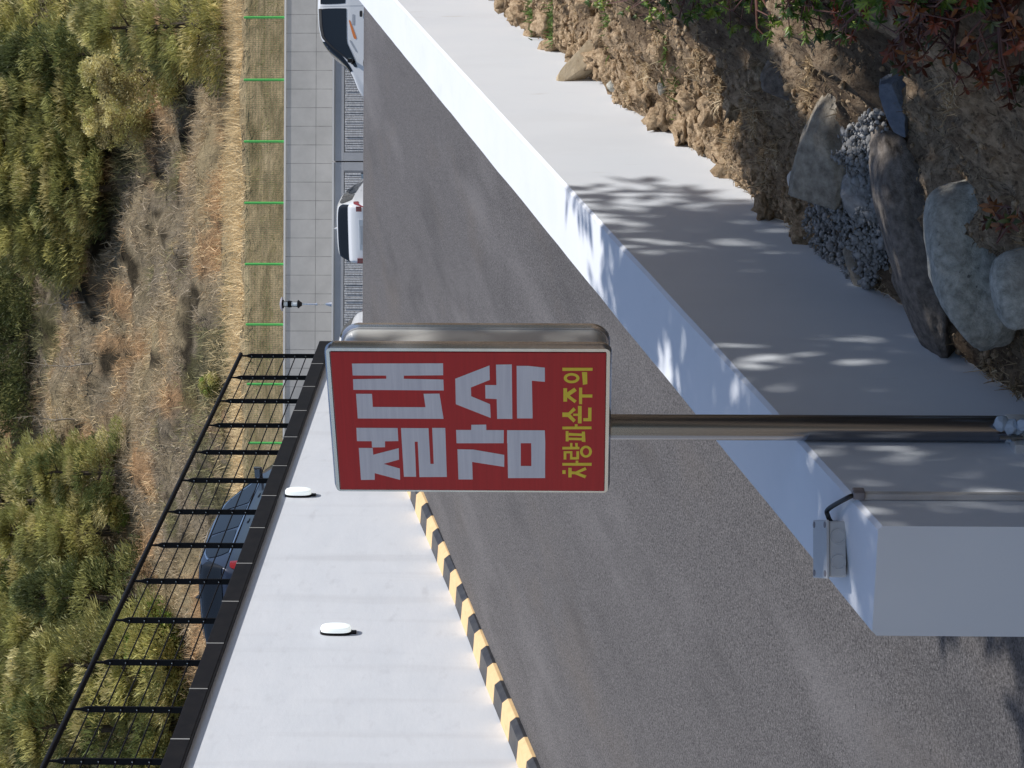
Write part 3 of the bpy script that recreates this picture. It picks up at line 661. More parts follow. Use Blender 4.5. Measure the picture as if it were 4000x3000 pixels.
YL=[[(177,-331),(177,-346),(135,-347),(132,-334)],[(192,-274),(192,-362),(182,-362),(181,-274)],[(120,-277),(120,-288),(72,-288),(72,-277)],[(104,-287),(122,-309),(111,-316),(94,-296),(76,-316),(67,-310),(88,-287)],[(122,-323),(122,-332),(63,-332),(63,-323)],[(98,-332),(98,-362),(87,-362),(87,-332)],[(33,-274),(33,-292),(52,-307),(42,-314),(26,-298),(6,-314),(-3,-307),(17,-290),(17,-274)],[(29,-306),(29,-320),(21,-320),(21,-306)],[(57,-320),(57,-331),(-6,-331),(-6,-320)],[(51,-350),(51,-360),(2,-360),(2,-336),(13,-336),(13,-350)],[(-18,-274),(-17,-360),(-27,-361),(-28,-274)],[(-9,-311),(-9,-319),(-17,-319),(-18,-311)],[(-34,-284),(-34,-292),(-72,-293),(-72,-284)],[(-36,-332),(-36,-341),(-74,-343),(-73,-332)],[(-41,-293),(-43,-332),(-52,-332),(-51,-293)],[(-58,-293),(-59,-332),(-68,-332),(-67,-293)],[(-92,-274),(-92,-325),(-101,-325),(-102,-274)],[(-78,-297),(-78,-304),(-92,-304),(-92,-297)],[(-78,-312),(-78,-320),(-92,-320),(-92,-313)],[(-108,-278),(-108,-286),(-139,-286),(-139,-278)],[(-108,-297),(-108,-304),(-139,-304),(-139,-297)],[(-108,-316),(-108,-324),(-138,-324),(-139,-316)],[(-108,-286),(-108,-297),(-116,-297),(-116,-286)],[(-130,-304),(-130,-316),(-139,-316),(-139,-304)],[(-152,-274),(-151,-362),(-162,-362),(-162,-274)],[(-143,-314),(-143,-322),(-152,-322),(-152,-314)],[(-179,-274),(-179,-284),(-193,-284),(-193,-274)],[(-170,-292),(-170,-302),(-206,-302),(-206,-292)],[(-183,-302),(-184,-314),(-167,-343),(-177,-347),(-189,-324),(-199,-347),(-209,-342),(-194,-312),(-194,-302)]]
def ringp(cx,cz,rx,rz,th,n=24):
    return [[(cx+rx*math.cos(a),cz+rz*math.sin(a)),(cx+rx*math.cos(b),cz+rz*math.sin(b)),(cx+(rx-th)*math.cos(b),cz+(rz-th)*math.sin(b)),(cx+(rx-th)*math.cos(a),cz+(rz-th)*math.sin(a))] for a,b in ((2*PI*k/n,2*PI*(k+1)/n) for k in range(n))]
YL+=ringp(155.6,-301,18,23,9)+ringp(-109.5,-344.6,22,18,8.5)
def letters(polys,name,m):
    bm=bmesh.new()
    for q in polys:
        vs=[bm.verts.new((a/1000,-.0062,b/1000)) for a,b in q]; 
        try: bm.faces.new(vs)
        except ValueError: pass
    for f in bm.faces: f.normal_update()
    bmesh.ops.triangulate(bm,faces=bm.faces)
    for f in bm.faces:
        f.normal_update()
        if f.normal.y>0: f.normal_flip()
    me=bpy.data.meshes.new(name); bm.to_mesh(me); bm.free(); return link(name,me,m,pn)
letters(WL,'white_lettering',M['signwhite']); letters(YL,'yellow_lettering',M['signyellow'])
# pole
pc=onT(3400,1672,-2.160); ps=pc@D
sg.scale=(.9858,)*3
bpy.context.view_layer.update(); smi=sg.matrix_world.inverted()
g=MB(); px_,py_=float(W(ps,-2.160,0)[0]),float(W(ps,-2.160,0)[1])
g.lathe([(.0382,-3.2),(.0382,-.04)],(px_,py_,0),40); g.build('pole',M['polesteel'],sg,True,matrix=smi)
zc=float(onT(3960,1690,-2.16)[2])
g=MB(); V0=W(ps,-2.16,zc)
for a in np.linspace(0,2*PI,25)[:-1]: pass
g.lathe([(.0392,zc-.045),(.0425,zc-.04),(.0425,zc+.015),(.0392,zc+.02)],(px_,py_,0),32)
cl=g.build('pipe_clamp',M['steelbrush'],sg,True,matrix=smi)
g=MB(); c_=W(ps-.055,-2.185,zc-.012); g.box(-.03,.012,-.045,.03,-.03,.02); 
a=g.build('clamp_tab',M['steelbrush'],cl,bevel=.004,matrix=smi@Matrix.Translation(Vector(c_))@RAMPROT)
g=MB(); b0=Vector(W(ps-.06,-2.165,zc+.0)); g.tube([b0-Vector((0,0,.02)),b0+Vector((0,0,.045))],.006,8); g.tube([b0,b0+Vector((0,0,.012))],.011,6); g.build('bolt',M['bolt'],cl,matrix=smi)
bm=bmesh.new()
for i in range(12):
    q=Vector(W(ps-.045+random.uniform(-.03,.045),-2.15+random.uniform(-.02,.03),zc+random.uniform(-.05,.05)))
    mm=bmesh.ops.create_icosphere(bm,subdivisions=2,radius=random.uniform(.012,.024),matrix=Matrix.Translation(q))
    for v in mm['verts']: v.co+=Vector(noise.noise_vector(v.co*60))*.007
me=bpy.data.meshes.new('plastic_wrap'); bm.transform(smi); bm.to_mesh(me); bm.free(); link('plastic_wrap',me,M['wrap'],cl)
# ------------------------------------------------------------ SOIL BANK on the near side
def bank_base(s,t):
    d=t+2.2
    return -2.92+.25*s+.28*d+.10*min(d,1.2)**2-.0*s
def bank_z(s,t):
    d=max(0,t+2.2); e=min(1,.35+d*2.2)
    z=bank_base(s,t)
    z+=e*(.12*fbm((s*1.5,t*1.8,4),3)+.075*fbm((s*4.2,t*4.5,9),4))
    v=noise.voronoi(Vector((s*9,t*9,2)))[0]; z+=.030*(.5-v[0])*e
    v=noise.voronoi(Vector((s*24,t*24,5)))[0]; z+=.012*(.5-v[0])
    z+=.010*fbm((s*40,t*40,2),2)
    if 7.0<s<13: z+=.06*math.exp(-((t+2.05)/.16)**2)*(.6+.8*noise.noise(Vector((s*3.1,0,4))))
    return z
def bfun(p): return bank_z(p@D,p@T)
def bankhit(x,y): return hit(x,y,bfun,3.5,16,220)
sv=[4.0]
while sv[-1]<34: sv.append(sv[-1]+(.0034*max(4.5,sv[-1]) if sv[-1]<15.5 else .3))
tv=list(np.linspace(-2.1985,-.7,96))
while tv[-1]<9: tv.append(tv[-1]+max(.02,(tv[-1]+.75)*.12))
V=[W(s,t,bank_z(s,t)) for s in sv for t in tv]
V=np.array(V); o=sheet('soil_bank',V,grid_faces(len(sv),len(tv)),M['soil'])
g=MB(); a=[W(-6,-2.19,-4.2),W(-6,9,1.0),W(4.0,9,2.6),W(4.0,-2.19,-2.0)]
NSg=12; V=[];
for i in range(NSg):
    for j in range(NSg):
        s=LIN(-6,4.0,i/(NSg-1)); t=LIN(-2.19,9,j/(NSg-1)); V.append(W(s,t,bank_base(s,t)-.02))
sheet('bank_foot',np.array(V),grid_faces(NSg,NSg),M['soil'])
# stones
def stone(x,y,wu,hv,name,m,label,dep=.8,ang=0,seed=1,sub=4,rough=.12,cut=0,sink=.25,sq=2.0,cat='rock',lift=0):
    """stone centred at pixel (x,y), wu px wide, hv px high, turned by ang in the picture plane"""
    p=bankhit(x,y); d=np.linalg.norm(p); a,b=wu/FPX*d/2,hv/FPX*d/2; c=dep*(a+b)/2
    bm=bmesh.new(); bmesh.ops.create_icosphere(bm,subdivisions=sub,radius=1); rd=random.Random(seed)
    planes=[(Vector((rd.gauss(0,1),rd.gauss(0,1),rd.gauss(0,1))).normalized(),rd.uniform(.62,.86)) for _ in range(cut)]
    o3=Vector((seed*3.1,seed*1.7,0))
    for v in bm.verts:
        q=v.co.copy(); q=q/((abs(q.x)**sq+abs(q.y)**sq+abs(q.z)**sq)**(1/sq)); q=q*(1+rough*noise.fractal(q*1.3+o3,1,2,3)+rough*.35*noise.fractal(q*4+o3,1,2,4)+rough*.22*noise.fractal(q*13+o3,.7,2,5))
        for n_,dd in planes:
            e=q.dot(n_)-dd
            if e>0: q-=n_*e*.95
        v.co=Vector((q.x*a,q.y*c,q.z*b))
    me=bpy.data.meshes.new(name); bm.to_mesh(me); bm.free()
    o=link(name,me,m,None,cut<5); 
    fwv=Vector(ray(x,y)).normalized(); X=Vector(RT); Z=-Vector(DN)
    o.matrix_world=Matrix.Translation(Vector(p)+fwv*c*sink+Vector((0,0,lift)))@Matrix(((X.x,fwv.x,Z.x),(X.y,fwv.y,Z.y),(X.z,fwv.z,Z.z))).to_4x4()@Matrix.Rotation(ang,4,'Y')
    return tag(o,label,cat)
stone(2286,238,262,92,'sandstone_slab',M['cream'],'pale tan sandstone slab leaning out over the parapet at the far end of the bank',.7,R(44),3,5,.10,8,-.9,3.5,cat='stone')
stone(3110,705,90,80,'concrete_fragment',M['whiteedge'],'small pale flat fragment beside the big tan boulder',.6,R(20),4,3,.03,9,-.1,cat='stone')
stone(3262,575,600,255,'tan_boulder',M['tanrock'],'big flat tan boulder above the grey gravel heap',.8,R(20),5,5,.10,2,-.15,2.5)
stone(3512,385,300,155,'slate_rock',M['bluerock'],'angular blue grey slate rock sticking up above the other rocks',.7,R(3),6,4,.05,12,-.5,5)
stone(3372,745,230,165,'grey_stone',M['gravel'],'rough grey stone buried in the gravel heap',.8,R(-10),7,5,.14,5,-.35,2.5,cat='stone')
stone(3365,1080,270,120,'brown_stone',M['tanrock'],'brown grey stone at the foot of the gravel heap against the parapet',.9,R(-24),8,4,.12,3,.0,cat='stone')
stone(3555,1140,230,120,'brown_block',M['brownrock'],'squarish dark brown stone below the long grey brown boulder',.8,R(-8),9,4,.06,8,-.1,4,cat='stone')
stone(3590,960,930,235,'long_boulder',M['brownrock'],'long grey brown boulder lying above the squarish brown stone',.8,R(-16),10,5,.08,1,.1,2.6)
stone(3790,1040,640,300,'pale_boulder',M['palerock'],'largest boulder, pale grey and rounded, at the bottom of the bank',.8,R(-9),11,5,.05,1,-.4,3.6)
stone(4020,1130,330,270,'end_boulder',M['palerock'],'pale boulder at the very edge below the largest boulder',.8,R(-14),12,4,.06,1,-.3,3)
stone(3060,300,230,190,'earthy_rock',M['brownrock'],'earth covered brown rock under the green azalea',.8,R(0),13,4,.16,5,.1)
stone(2590,330,85,45,'flat_chip',M['palerock'],'thin grey chip standing in the soil beside the straw tuft',.5,R(20),14,3,.05,8,-.1,cat='stone')
stone(2400,330,60,60,'pale_pebble',M['palerock'],'pale pebble at the soil edge near the leaning sandstone slab',.8,R(0),15,3,.08,5,-.2,cat='stone')
stone(3325,545,70,22,'tile_chip',M['whiteedge'],'white chip beside the right half of the tan boulder',.5,R(-15),16,2,.03,9,-.8,cat='chip')
stone(3270,685,44,26,'tile_chip',M['whiteedge'],'white chip at the lower left end of the tan boulder',.5,R(20),17,2,.03,9,-.8,cat='chip')
stone(3425,872,46,38,'tile_chip',M['whiteedge'],'rounded white chip in the middle of the gravel heap',.5,R(0),18,2,.03,9,-.8,cat='chip')
# unseen hill added right of the camera to hold back low sky light
V=[];n1,n2=40,24
for i in range(n1):
    for j in range(n2):
        s=LIN(-30,60,i/(n1-1)); t=LIN(4.2,34,(j/(n2-1))**1.2); d_=t-4.2
        z=bank_base(min(max(s,-6),20),4.2)-.6+.82*d_-.006*d_*d_*1.2+(fbm((s*.12,t*.12,8),4)*.9+fbm((s*.7,t*.7,3),3)*.15)*min(1,d_/2)
        if s>20: z+=(s-20)*.02
        V.append(W(s,t,z))
sheet('sky_block_hill',np.array(V),grid_faces(n1,n2),mat('sky_block_growth',(.06,.075,.03),.95,col2=(.14,.12,.07),scale=.8,detail=10,bump=1,bscale=2,bumpdist=.3))
# many small pieces
def pebbles(pts,sizes,name,m,label,sub=1,rough=.25,kind='stuff',cat='soil',flat=.75,lump=0,freq=1.6):
    bm=bmesh.new(); bmesh.ops.create_icosphere(bm,subdivisions=sub,radius=1); base=np.array([v.co for v in bm.verts]); fc=np.array([[v.index for v in f.verts] for f in bm.faces]); bm.free()
    n=len(pts); k=len(base)
    pro=[]
    for i in range(14):
        o3=Vector((i*7.3,i*3.1,i)); pr=[]
        for q in base:
            qv=Vector(q); pr.append(1+lump*noise.fractal(qv*freq+o3,.6,2.1,5)+lump*.5*(.6-noise.voronoi(qv*2.3+o3)[0][0]))
        pro.append(base*np.array(pr)[:,None])
    V=np.array([pro[i%14] for i in range(n)])
    V=V*(1+rough*rng.normal(0,1,(n,k,1)).clip(-1.6,1.6))
    sc=np.array(sizes)[:,None]*rng.uniform(.6,1.35,(n,3)); sc[:,2]*=flat; V*=sc[:,None,:]
    a=rng.uniform(0,2*PI,n); c,s_=np.cos(a)[:,None],np.sin(a)[:,None]; b=rng.uniform(-.9,.9,n); cb,sb=np.cos(b)[:,None],np.sin(b)[:,None]
    x=V[...,0]*c-V[...,1]*s_; y=V[...,0]*s_+V[...,1]*c; z=V[...,2]; y2=y*cb-z*sb; z2=y*sb+z*cb
    V=np.stack([x,y2,z2],-1)+np.array(pts)[:,None,:]
    F=(fc[None]+(np.arange(n)*k)[:,None,None]).reshape(-1,3)
    o=link(name,npmesh(name,V.reshape(-1,3),F),m); return tag(o,label,cat,kind=kind)
P=[];Z=[]
for _ in range(5200):
    s=random.uniform(5,15.5); t=-2.19+abs(random.gauss(0,.46)); sz=random.choice((.006,.008,.010,.014,.02))*random.uniform(.7,1.3)*(1.0 if s>7.2 else .6)
    P.append(W(s,t,bank_z(s,t)+sz*.2)); Z.append(sz)
pebbles(P,Z,'soil_crumbs',M['clod'],'fine crumbs of tan soil scattered over the bank',1,.2)
P=[];Z=[]
for _ in range(430):
    s=random.uniform(7.2,14.5); t=-2.17+abs(random.gauss(0,.26)); sz=random.choice((.014,.018,.022,.03,.04,.075))*random.uniform(.8,1.15)
    if fbm((s*2.2,t*2.2,77),3)<-.1: continue
    P.append(W(s,t,bank_z(s,t)+sz*.1)); Z.append(sz)
pebbles(P,Z,'soil_clods',M['clod'],'loose crumbling clods of tan soil along the parapet',3,.075,lump=.65,freq=2.0)
P=[];Z=[]
poly=[(3170,900),(3200,760),(3330,520),(3450,420),(3500,560),(3560,760),(3480,1050),(3380,1180),(3260,1060)]
def inpoly(x,y,poly):
    r=False; j=len(poly)-1
    for i in range(len(poly)):
        if (poly[i][1]>y)!=(poly[j][1]>y) and x<(poly[j][0]-poly[i][0])*(y-poly[i][1])/(poly[j][1]-poly[i][1])+poly[i][0]: r=not r
        j=i
    return r
while len(P)<4200:
    x,y=random.uniform(3150,3600),random.uniform(400,1200)
    if not inpoly(x,y,poly): continue
    p=bankhit(x,y); sz=abs(random.gauss(.0,.006))+.003 if random.random()<.985 else random.uniform(.014,.024)
    P.append(p+np.array([0,0,random.uniform(0,.05)])); Z.append(sz)
pebbles(P,Z,'crushed_gravel',M['gravel'],'heap of crushed grey gravel among the boulders',1,.22,cat='gravel')
# dry grass on the bank
PP=[];HHh=[];CC=[]; 
tuf=[(2520,250,.16,120),(2450,330,.12,110),(2720,240,.15,110),(2900,480,.17,170),(2850,560,.15,150),(2980,640,.14,110),(2740,640,.1,70),(3090,830,.10,90),(3140,900,.10,90),(3230,1150,.09,80),(3480,1200,.10,120),(3420,1150,.12,120),(3560,1260,.10,110),(3860,1420,.12,150),(3950,1500,.12,170),(2380,200,.12,140),(2620,330,.12,140),(2560,150,.13,120),(2800,330,.15,160),(2940,420,.16,170),(2800,470,.13,120),(3020,560,.12,110),(2700,420,.12,110),(3150,330,.12,110),(3980,900,.10,120),(3900,1560,.10,120),(2100,90,.12,90),(2250,60,.12,90),(3150,230,.10,90),(3700,330,.12,110),(3000,130,.12,80)]
for x,y,h,n in tuf:
    p=bankhit(x,y)
    for _ in range(int(n*1.7)):
        PP.append(p+np.array([random.gauss(0,.045),random.gauss(0,.045),-.01])); HHh.append(h*random.uniform(.4,1.2)*.7); c=random.choice((np.array([.66,.50,.31]),np.array([.46,.33,.19]),np.array([.76,.62,.42]))); CC.append(c*random.uniform(.6,1.1))
for _ in range(15000):
    s=random.uniform(4.4,15); t=-2.19+abs(random.gauss(0,.6)); PP.append(W(s,t,bank_z(s,t)+.003)); HHh.append(random.uniform(.015,.06)); CC.append(np.array([.46,.35,.22])*random.uniform(.35,1.15))
PP=np.array(PP); n=len(PP)
me=blades(PP,np.array(HHh),np.full(n,.0036),dirs(n,.55,1.0),np.array(CC),'bank_grass',None,4,.9); o=link('bank_grass',me,M['straw']); tag(o,'tufts and strands of dead straw grass on the soil bank','grass',kind='stuff')
# small weeds of fresh green at the far end
PP=[];HHh=[];CC=[]
for x,y,n in ((2080,40,160),(2160,90,120),(2380,90,100),(2600,150,70),(2640,330,50)):
    p=bankhit(x,y)
    for _ in range(n): PP.append(p+np.array([random.gauss(0,.07),random.gauss(0,.12),0])); HHh.append(random.uniform(.03,.10)); CC.append(np.array([.12,.19,.05])*random.uniform(.6,1.5))
n=len(PP); me=blades(np.array(PP),np.array(HHh),np.full(n,.008),dirs(n,.8,1),np.array(CC),'green_weeds',None,3,.6); o=link('green_weeds',me,M['leaf']); tag(o,'sparse fresh green weeds at the far end of the soil bank','weeds',kind='stuff')
# azaleas
def azalea(name,label,roots,tips,cols,ls,leaves,seed,curl=0.,lw=.135):
    rd=random.Random(seed); e=empty(name,roots[0],(0,0,0),label,'shrub'); g=MB(); LP=[];LD=[];LC=[];LL=[]
    for p in tips:
        p=Vector(p); r0=Vector(min(roots,key=lambda q:(Vector(q)-p).length+rd.uniform(0,.25))); mid=r0.lerp(p,.55)+Vector((rd.gauss(0,.03),rd.gauss(0,.03),rd.uniform(-.02,.05)))
        g.tube([r0,mid,p],[.0045,.003,.0016],5,False)
        ax=(p-mid).normalized()
        for w_ in range(rd.choice((1,2,2))):
            q=p-ax*w_*.028; nn=leaves+rd.randint(-1,2); off=rd.uniform(0,6); base=cols[rd.randrange(len(cols))]*rd.uniform(.7,1.25)
            u=ax.orthogonal().normalized(); v=ax.cross(u)
            for k in range(nn):
                a=off+2*PI*k/nn; d=(u*math.cos(a)+v*math.sin(a)+ax*rd.uniform(.35,1.5)).normalized()
                LP.append(q); LD.append((d,ax)); LC.append(base*rd.uniform(.8,1.2)); LL.append(ls*rd.uniform(.65,1.25))
    b=g.build('twigs',M['twig'],e); plocal(b,e)
    V=[];F=[];C=[]
    for q,(d,ax),c,l in zip(LP,LD,LC,LL):
        s_=d.cross(ax).normalized(); nrm=s_.cross(d).normalized(); o_=len(V); wv=l*lw; cu=-curl*l
        for a,wf,hf in ((0,.15,0),(.3,.85,.06),(.6,1.,.05),(.85,.55,0),(1,0.02,-.05)):
            cpt=q+d*l*a+nrm*(cu*a*a+l*hf*0)
            V+= [cpt+s_*wv*wf+nrm*l*.05*wf,cpt-nrm*l*.02*wf,cpt-s_*wv*wf+nrm*l*.05*wf]; C+=[c]*3
        for k in range(4):
            F.append((o_+3*k,o_+3*k+1,o_+3*k+4,o_+3*k+3)); F.append((o_+3*k+1,o_+3*k+2,o_+3*k+5,o_+3*k+4))
    me=npmesh('leaves',np.array([tuple(v) for v in V]),np.array(F),np.array(C)); b=link('leaves',me,M['azleaf'],e); plocal(b,e); return e
AG=[np.array([.17,.27,.045]),np.array([.28,.38,.07]),np.array([.09,.16,.035])]; AR=[np.array([.24,.065,.035]),np.array([.12,.042,.025]),np.array([.32,.13,.05]),np.array([.07,.09,.03])]
def region(n,poly,lo,hi,seed,xs_=(0,4100),ys_=(-150,900)):
    rd=random.Random(seed); out=[]
    while len(out)<n:
        x,y=rd.uniform(*xs_),rd.uniform(*ys_)
        if inpoly(x,y,poly):
            p=bankhit(x,max(y,-150)); r=p/np.linalg.norm(p); out.append(tuple(p-r*rd.uniform(lo,hi)+np.array([0,0,rd.uniform(.0,.04)])))
    return out
def rootat(*xy): return [tuple(bankhit(x,y)+np.array([0,0,.0])) for x,y in xy]
azalea('azalea_shrub','green leaved azalea hanging over the soil, the left and greener one',rootat((2950,-60),(3150,-40),(2700,-120)),region(190,[(2300,-150),(2330,30),(2480,80),(2640,70),(2800,80),(2900,150),(3040,190),(3060,140),(3240,170),(3330,100),(3500,-150)],.03,.26,5,(2200,3600),(-150,320)),AG,.027,8,21)
azalea('azalea_shrub','dark green and red azalea between the greener and the red brown ones',rootat((3450,-40),(3600,20)),region(95,[(3250,-150),(3270,150),(3420,160),(3600,110),(3780,100),(3900,30),(3950,-150)],.05,.26,6,(3250,4050),(-150,220)),AG+[AG[2]]+AR[:1],.028,7,22,.1)
azalea('azalea_shrub','red brown azalea with curled autumn leaves at the corner above the slate rock',rootat((3750,40),(3950,100),(3900,0),(3600,60)),region(75,[(3450,180),(3560,330),(3700,250),(3800,400),(3920,380),(4050,420),(4050,-100),(3700,-100)],.04,.20,7,(3400,4060),(-100,540)),AR,.029,4,23,.35,.19)
azalea('azalea_sprig','small red leaved sprig between the pale boulders at the bank edge',rootat((3960,850),(3990,830)),region(7,[(3900,800),(3900,880),(4010,940),(4010,800)],.02,.06,8,(3850,4050),(780,980)),AR,.03,4,24,.35,.2)
# shading trees beyond the right edge of the picture
def shade_tree(s,t,h,r,seed,label,nl=2600,clumps=46,ls=.16,base=.45):
    p=W(s,t,bank_base(s,t)); e=empty('broadleaf_tree',p,(0,0,0),label,'tree')
    c=crown_mesh('crown',seed,h,r,h*base,nl,ls,[G2*.28,G3*.6,G1*.28],'round',clumps,.7,0,0); link('crown',c,M['leaf'],e)
    tm=trunk_mesh('trunk',seed,h*.85,.10,14,r*.9,.12); link('trunk',tm,M['bark'],e)
shade_tree(7.95,.75,4.9,.95,51,'small leafy tree furthest up the bank, shading the parapet',3400,42,.15,.58)
shade_tree(6.75,.75,5.1,1.0,52,'slim leafy tree on the bank beside the sign',3400,42,.15,.58)
shade_tree(5.35,1.0,5.3,1.35,53,'broad leafy tree on the bank shading the end of the parapet',6500,70,.16,.45)
shade_tree(5.3,2.5,4.6,1.4,54,'leafy tree shading the boulders on the bank',6500,60,.16,.35)
# ------------------------------------------------------------ CARS
def sm(x,y,n=400,k=9):
    X=np.linspace(x[0],x[-1],n); Y=np.interp(X,x,y); K=np.ones(k)/k; P=np.concatenate([np.full(k,Y[0]),Y,np.full(k,Y[-1])]); return X,np.convolve(P,K,'same')[k:-k]
class Car:
    def __init__(s,L,w,top,belt,tum=.32,plan=.10):
        s.L=L;s.w=w; s.tx,s.tz=sm([p[0] for p in top],[p[1] for p in top],500,13); s.bx,s.bz=sm([p[0] for p in belt],[p[1] for p in belt],500,25); s.tum=tum; s.plan=plan
    def sec(s,x,b):
        zt=float(np.interp(x,s.tx,s.tz)); zb=min(float(np.interp(x,s.bx,s.bz)),zt-.03); q=abs(2*x/s.L-1); w=s.w/2*(1-s.plan*q**4-.06*q**16); h=zt-zb
        wr=w*.975-s.tum*h
        P=[(.90*w,.22),(w*.99,.34),(w,.62 if zb>.7 else zb*.8),(w*.975,zb),(LIN(w*.975,wr,.80),zb+.80*h),(wr*.93-.03,zb+.945*h),(wr*.5,zb+.992*h),(0,zt)]
        B=[0,.07,.2,.42,.66,.76,.88,1.0]
        if b<=B[3]: return float(np.interp(b,B,[p[0] for p in P])),float(np.interp(b,B,[p[1] for p in P]))
        i=max(3,min(6,np.searchsorted(B,b)-1)); t=(b-B[i])/(B[i+1]-B[i]); A=P[i-1] if i>3 else P[3]; Bp=P[i]; Cp=P[i+1]; Dp=P[i+2] if i+2<8 else (-P[6][0],P[6][1])
        r=[]
        for k in (0,1):
            m1=(Cp[k]-A[k])*.5*(1 if i>3 else 2); m2=(Dp[k]-Bp[k])*.5
            r.append((2*t**3-3*t*t+1)*Bp[k]+(t**3-2*t*t+t)*m1*.8+(-2*t**3+3*t*t)*Cp[k]+(t**3-t*t)*m2*.8)
        return r[0],r[1]
    def pt(s,x,b,side,off=0):
        y,z=s.sec(x,b)
        if off:
            e=.004; a=np.array([x,y,z]); y1,z1=s.sec(min(x+e,s.L),b); y0,z0=s.sec(max(x-e,0),b); d1=np.array([min(x+e,s.L)-max(x-e,0),y1-y0,z1-z0])
            y1,z1=s.sec(x,min(1,b+e)); y0,z0=s.sec(x,b-e); d2=np.array([0,y1-y0,z1-z0]); n=np.cross(d1,d2); n/=np.linalg.norm(n)+1e-9
            if n@np.array([0,y+.02,z-.55])<0: n=-n
            a=a+n*off; return (a[0],a[1]*side,a[2])
        return (x,y*side,z)
    def body(s,name,m,par):
        xs=sorted(set(list(np.linspace(0,s.L,110)))); bs=np.concatenate([np.linspace(0,.42,12),np.linspace(.46,1,22)]); V=[]
        full=[(b,1) for b in bs]+[(b,-1) for b in bs[::-1][1:]]
        for x in xs:
            for b,sd in full: V.append(s.pt(x,b,sd))
        n=len(full); F=[tuple(f) for f in grid_faces(len(xs),n)]; F+=[tuple(range(n)),tuple((len(xs)-1)*n+k for k in range(n))[::-1]]
        F+= [((i)*n,(i)*n+n-1,(i+1)*n+n-1,(i+1)*n) for i in range(len(xs)-1)]
        g=MB(); g.add(V,F); return g.build(name,m,par,True)
    def patch(s,name,m,par,x0,x1,bf,side,off=.006,nx=14,nb=8,rnd=.25):
        """bf(x)->(b0,b1)"""
        V=[]
        for i in range(nx):
            for j in range(nb):
                u=2*i/(nx-1)-1; v=2*j/(nb-1)-1; uu=u*math.sqrt(1-rnd*v*v/2)/math.sqrt(1-0); vv=v*math.sqrt(1-rnd*u*u/2)
                x=LIN(x0,x1,(uu+1)/2); b0,b1=bf(x); b=LIN(b0,b1,(vv+1)/2)
                V.append(s.pt(x,min(b,1),side,off))
        g=MB(); g.add(V,[tuple(f) for f in grid_faces(nx,nb)]); return g.build(name,m,par,True)
    def across(s,name,m,par,x0,x1,b0,off=.006,nx=10,rnd=.3):
        V=[];bs=[(LIN(b0,1,k/8),1) for k in range(9)]+[(LIN(1,b0,k/8),-1) for k in range(1,9)]; nb=len(bs)
        for i in range(nx):
            for j,(b,sd) in enumerate(bs):
                v=2*j/(nb-1)-1; u=2*i/(nx-1)-1; uu=u*math.sqrt(1-rnd*v*v/2); x=LIN(x0,x1,(uu+1)/2); V.append(s.pt(x,b,sd,off))
        g=MB(); g.add(V,[tuple(f) for f in grid_faces(nx,nb)]); return g.build(name,m,par,True)
    def wheels(s,par,xs,r=.34):
        for x in xs:
            for sd in (1,-1):
                y=s.w/2*sd; g=MB(); g.tube([(x,y-.20*sd,r),(x,y-.02*sd,r),(x,y+.004*sd,r)],[r,r,r*.93],28); wv=g.build('wheel',M['tyre'],par,True)
                g=MB(); g.tube([(x,y+.003*sd,r),(x,y+.010*sd,r)],[r*.66,r*.6],20); g.build('rim',M['rim'],wv,True)
    def mirror(s,par,x,z,side,mp,mg=None):
        y,_=s.sec(x,.42); g=MB(); g.hexa([(x-.06,y*side-.02*side,z-.05),(x+.06,y*side-.02*side,z-.05),(x+.05,(y+.20)*side,z-.04),(x-.05,(y+.20)*side,z-.04),(x-.06,y*side+.03*side,z+.0),(x+.06,y*side+.03*side,z+.0),(x+.06,(y+.21)*side,z+.10),(x-.05,(y+.21)*side,z+.10)])
        g2=g.build('side_mirror',mp,par,True,.03,3)
        g=MB(); g.box(x-.066,x-.06,(y+.05)*side if side>0 else (y+.19)*side,(y+.19)*side if side>0 else (y+.05)*side,z-.01,z+.075); g.build('mirror_glass',M['cchrome'],g2)
def place(e,rearc,ang,z): # rear centre on the ground, heading ang measured from +Y towards +X
    e.location=(rearc[0],rearc[1],z); e.rotation_euler=(0,0,PI/2-ang)
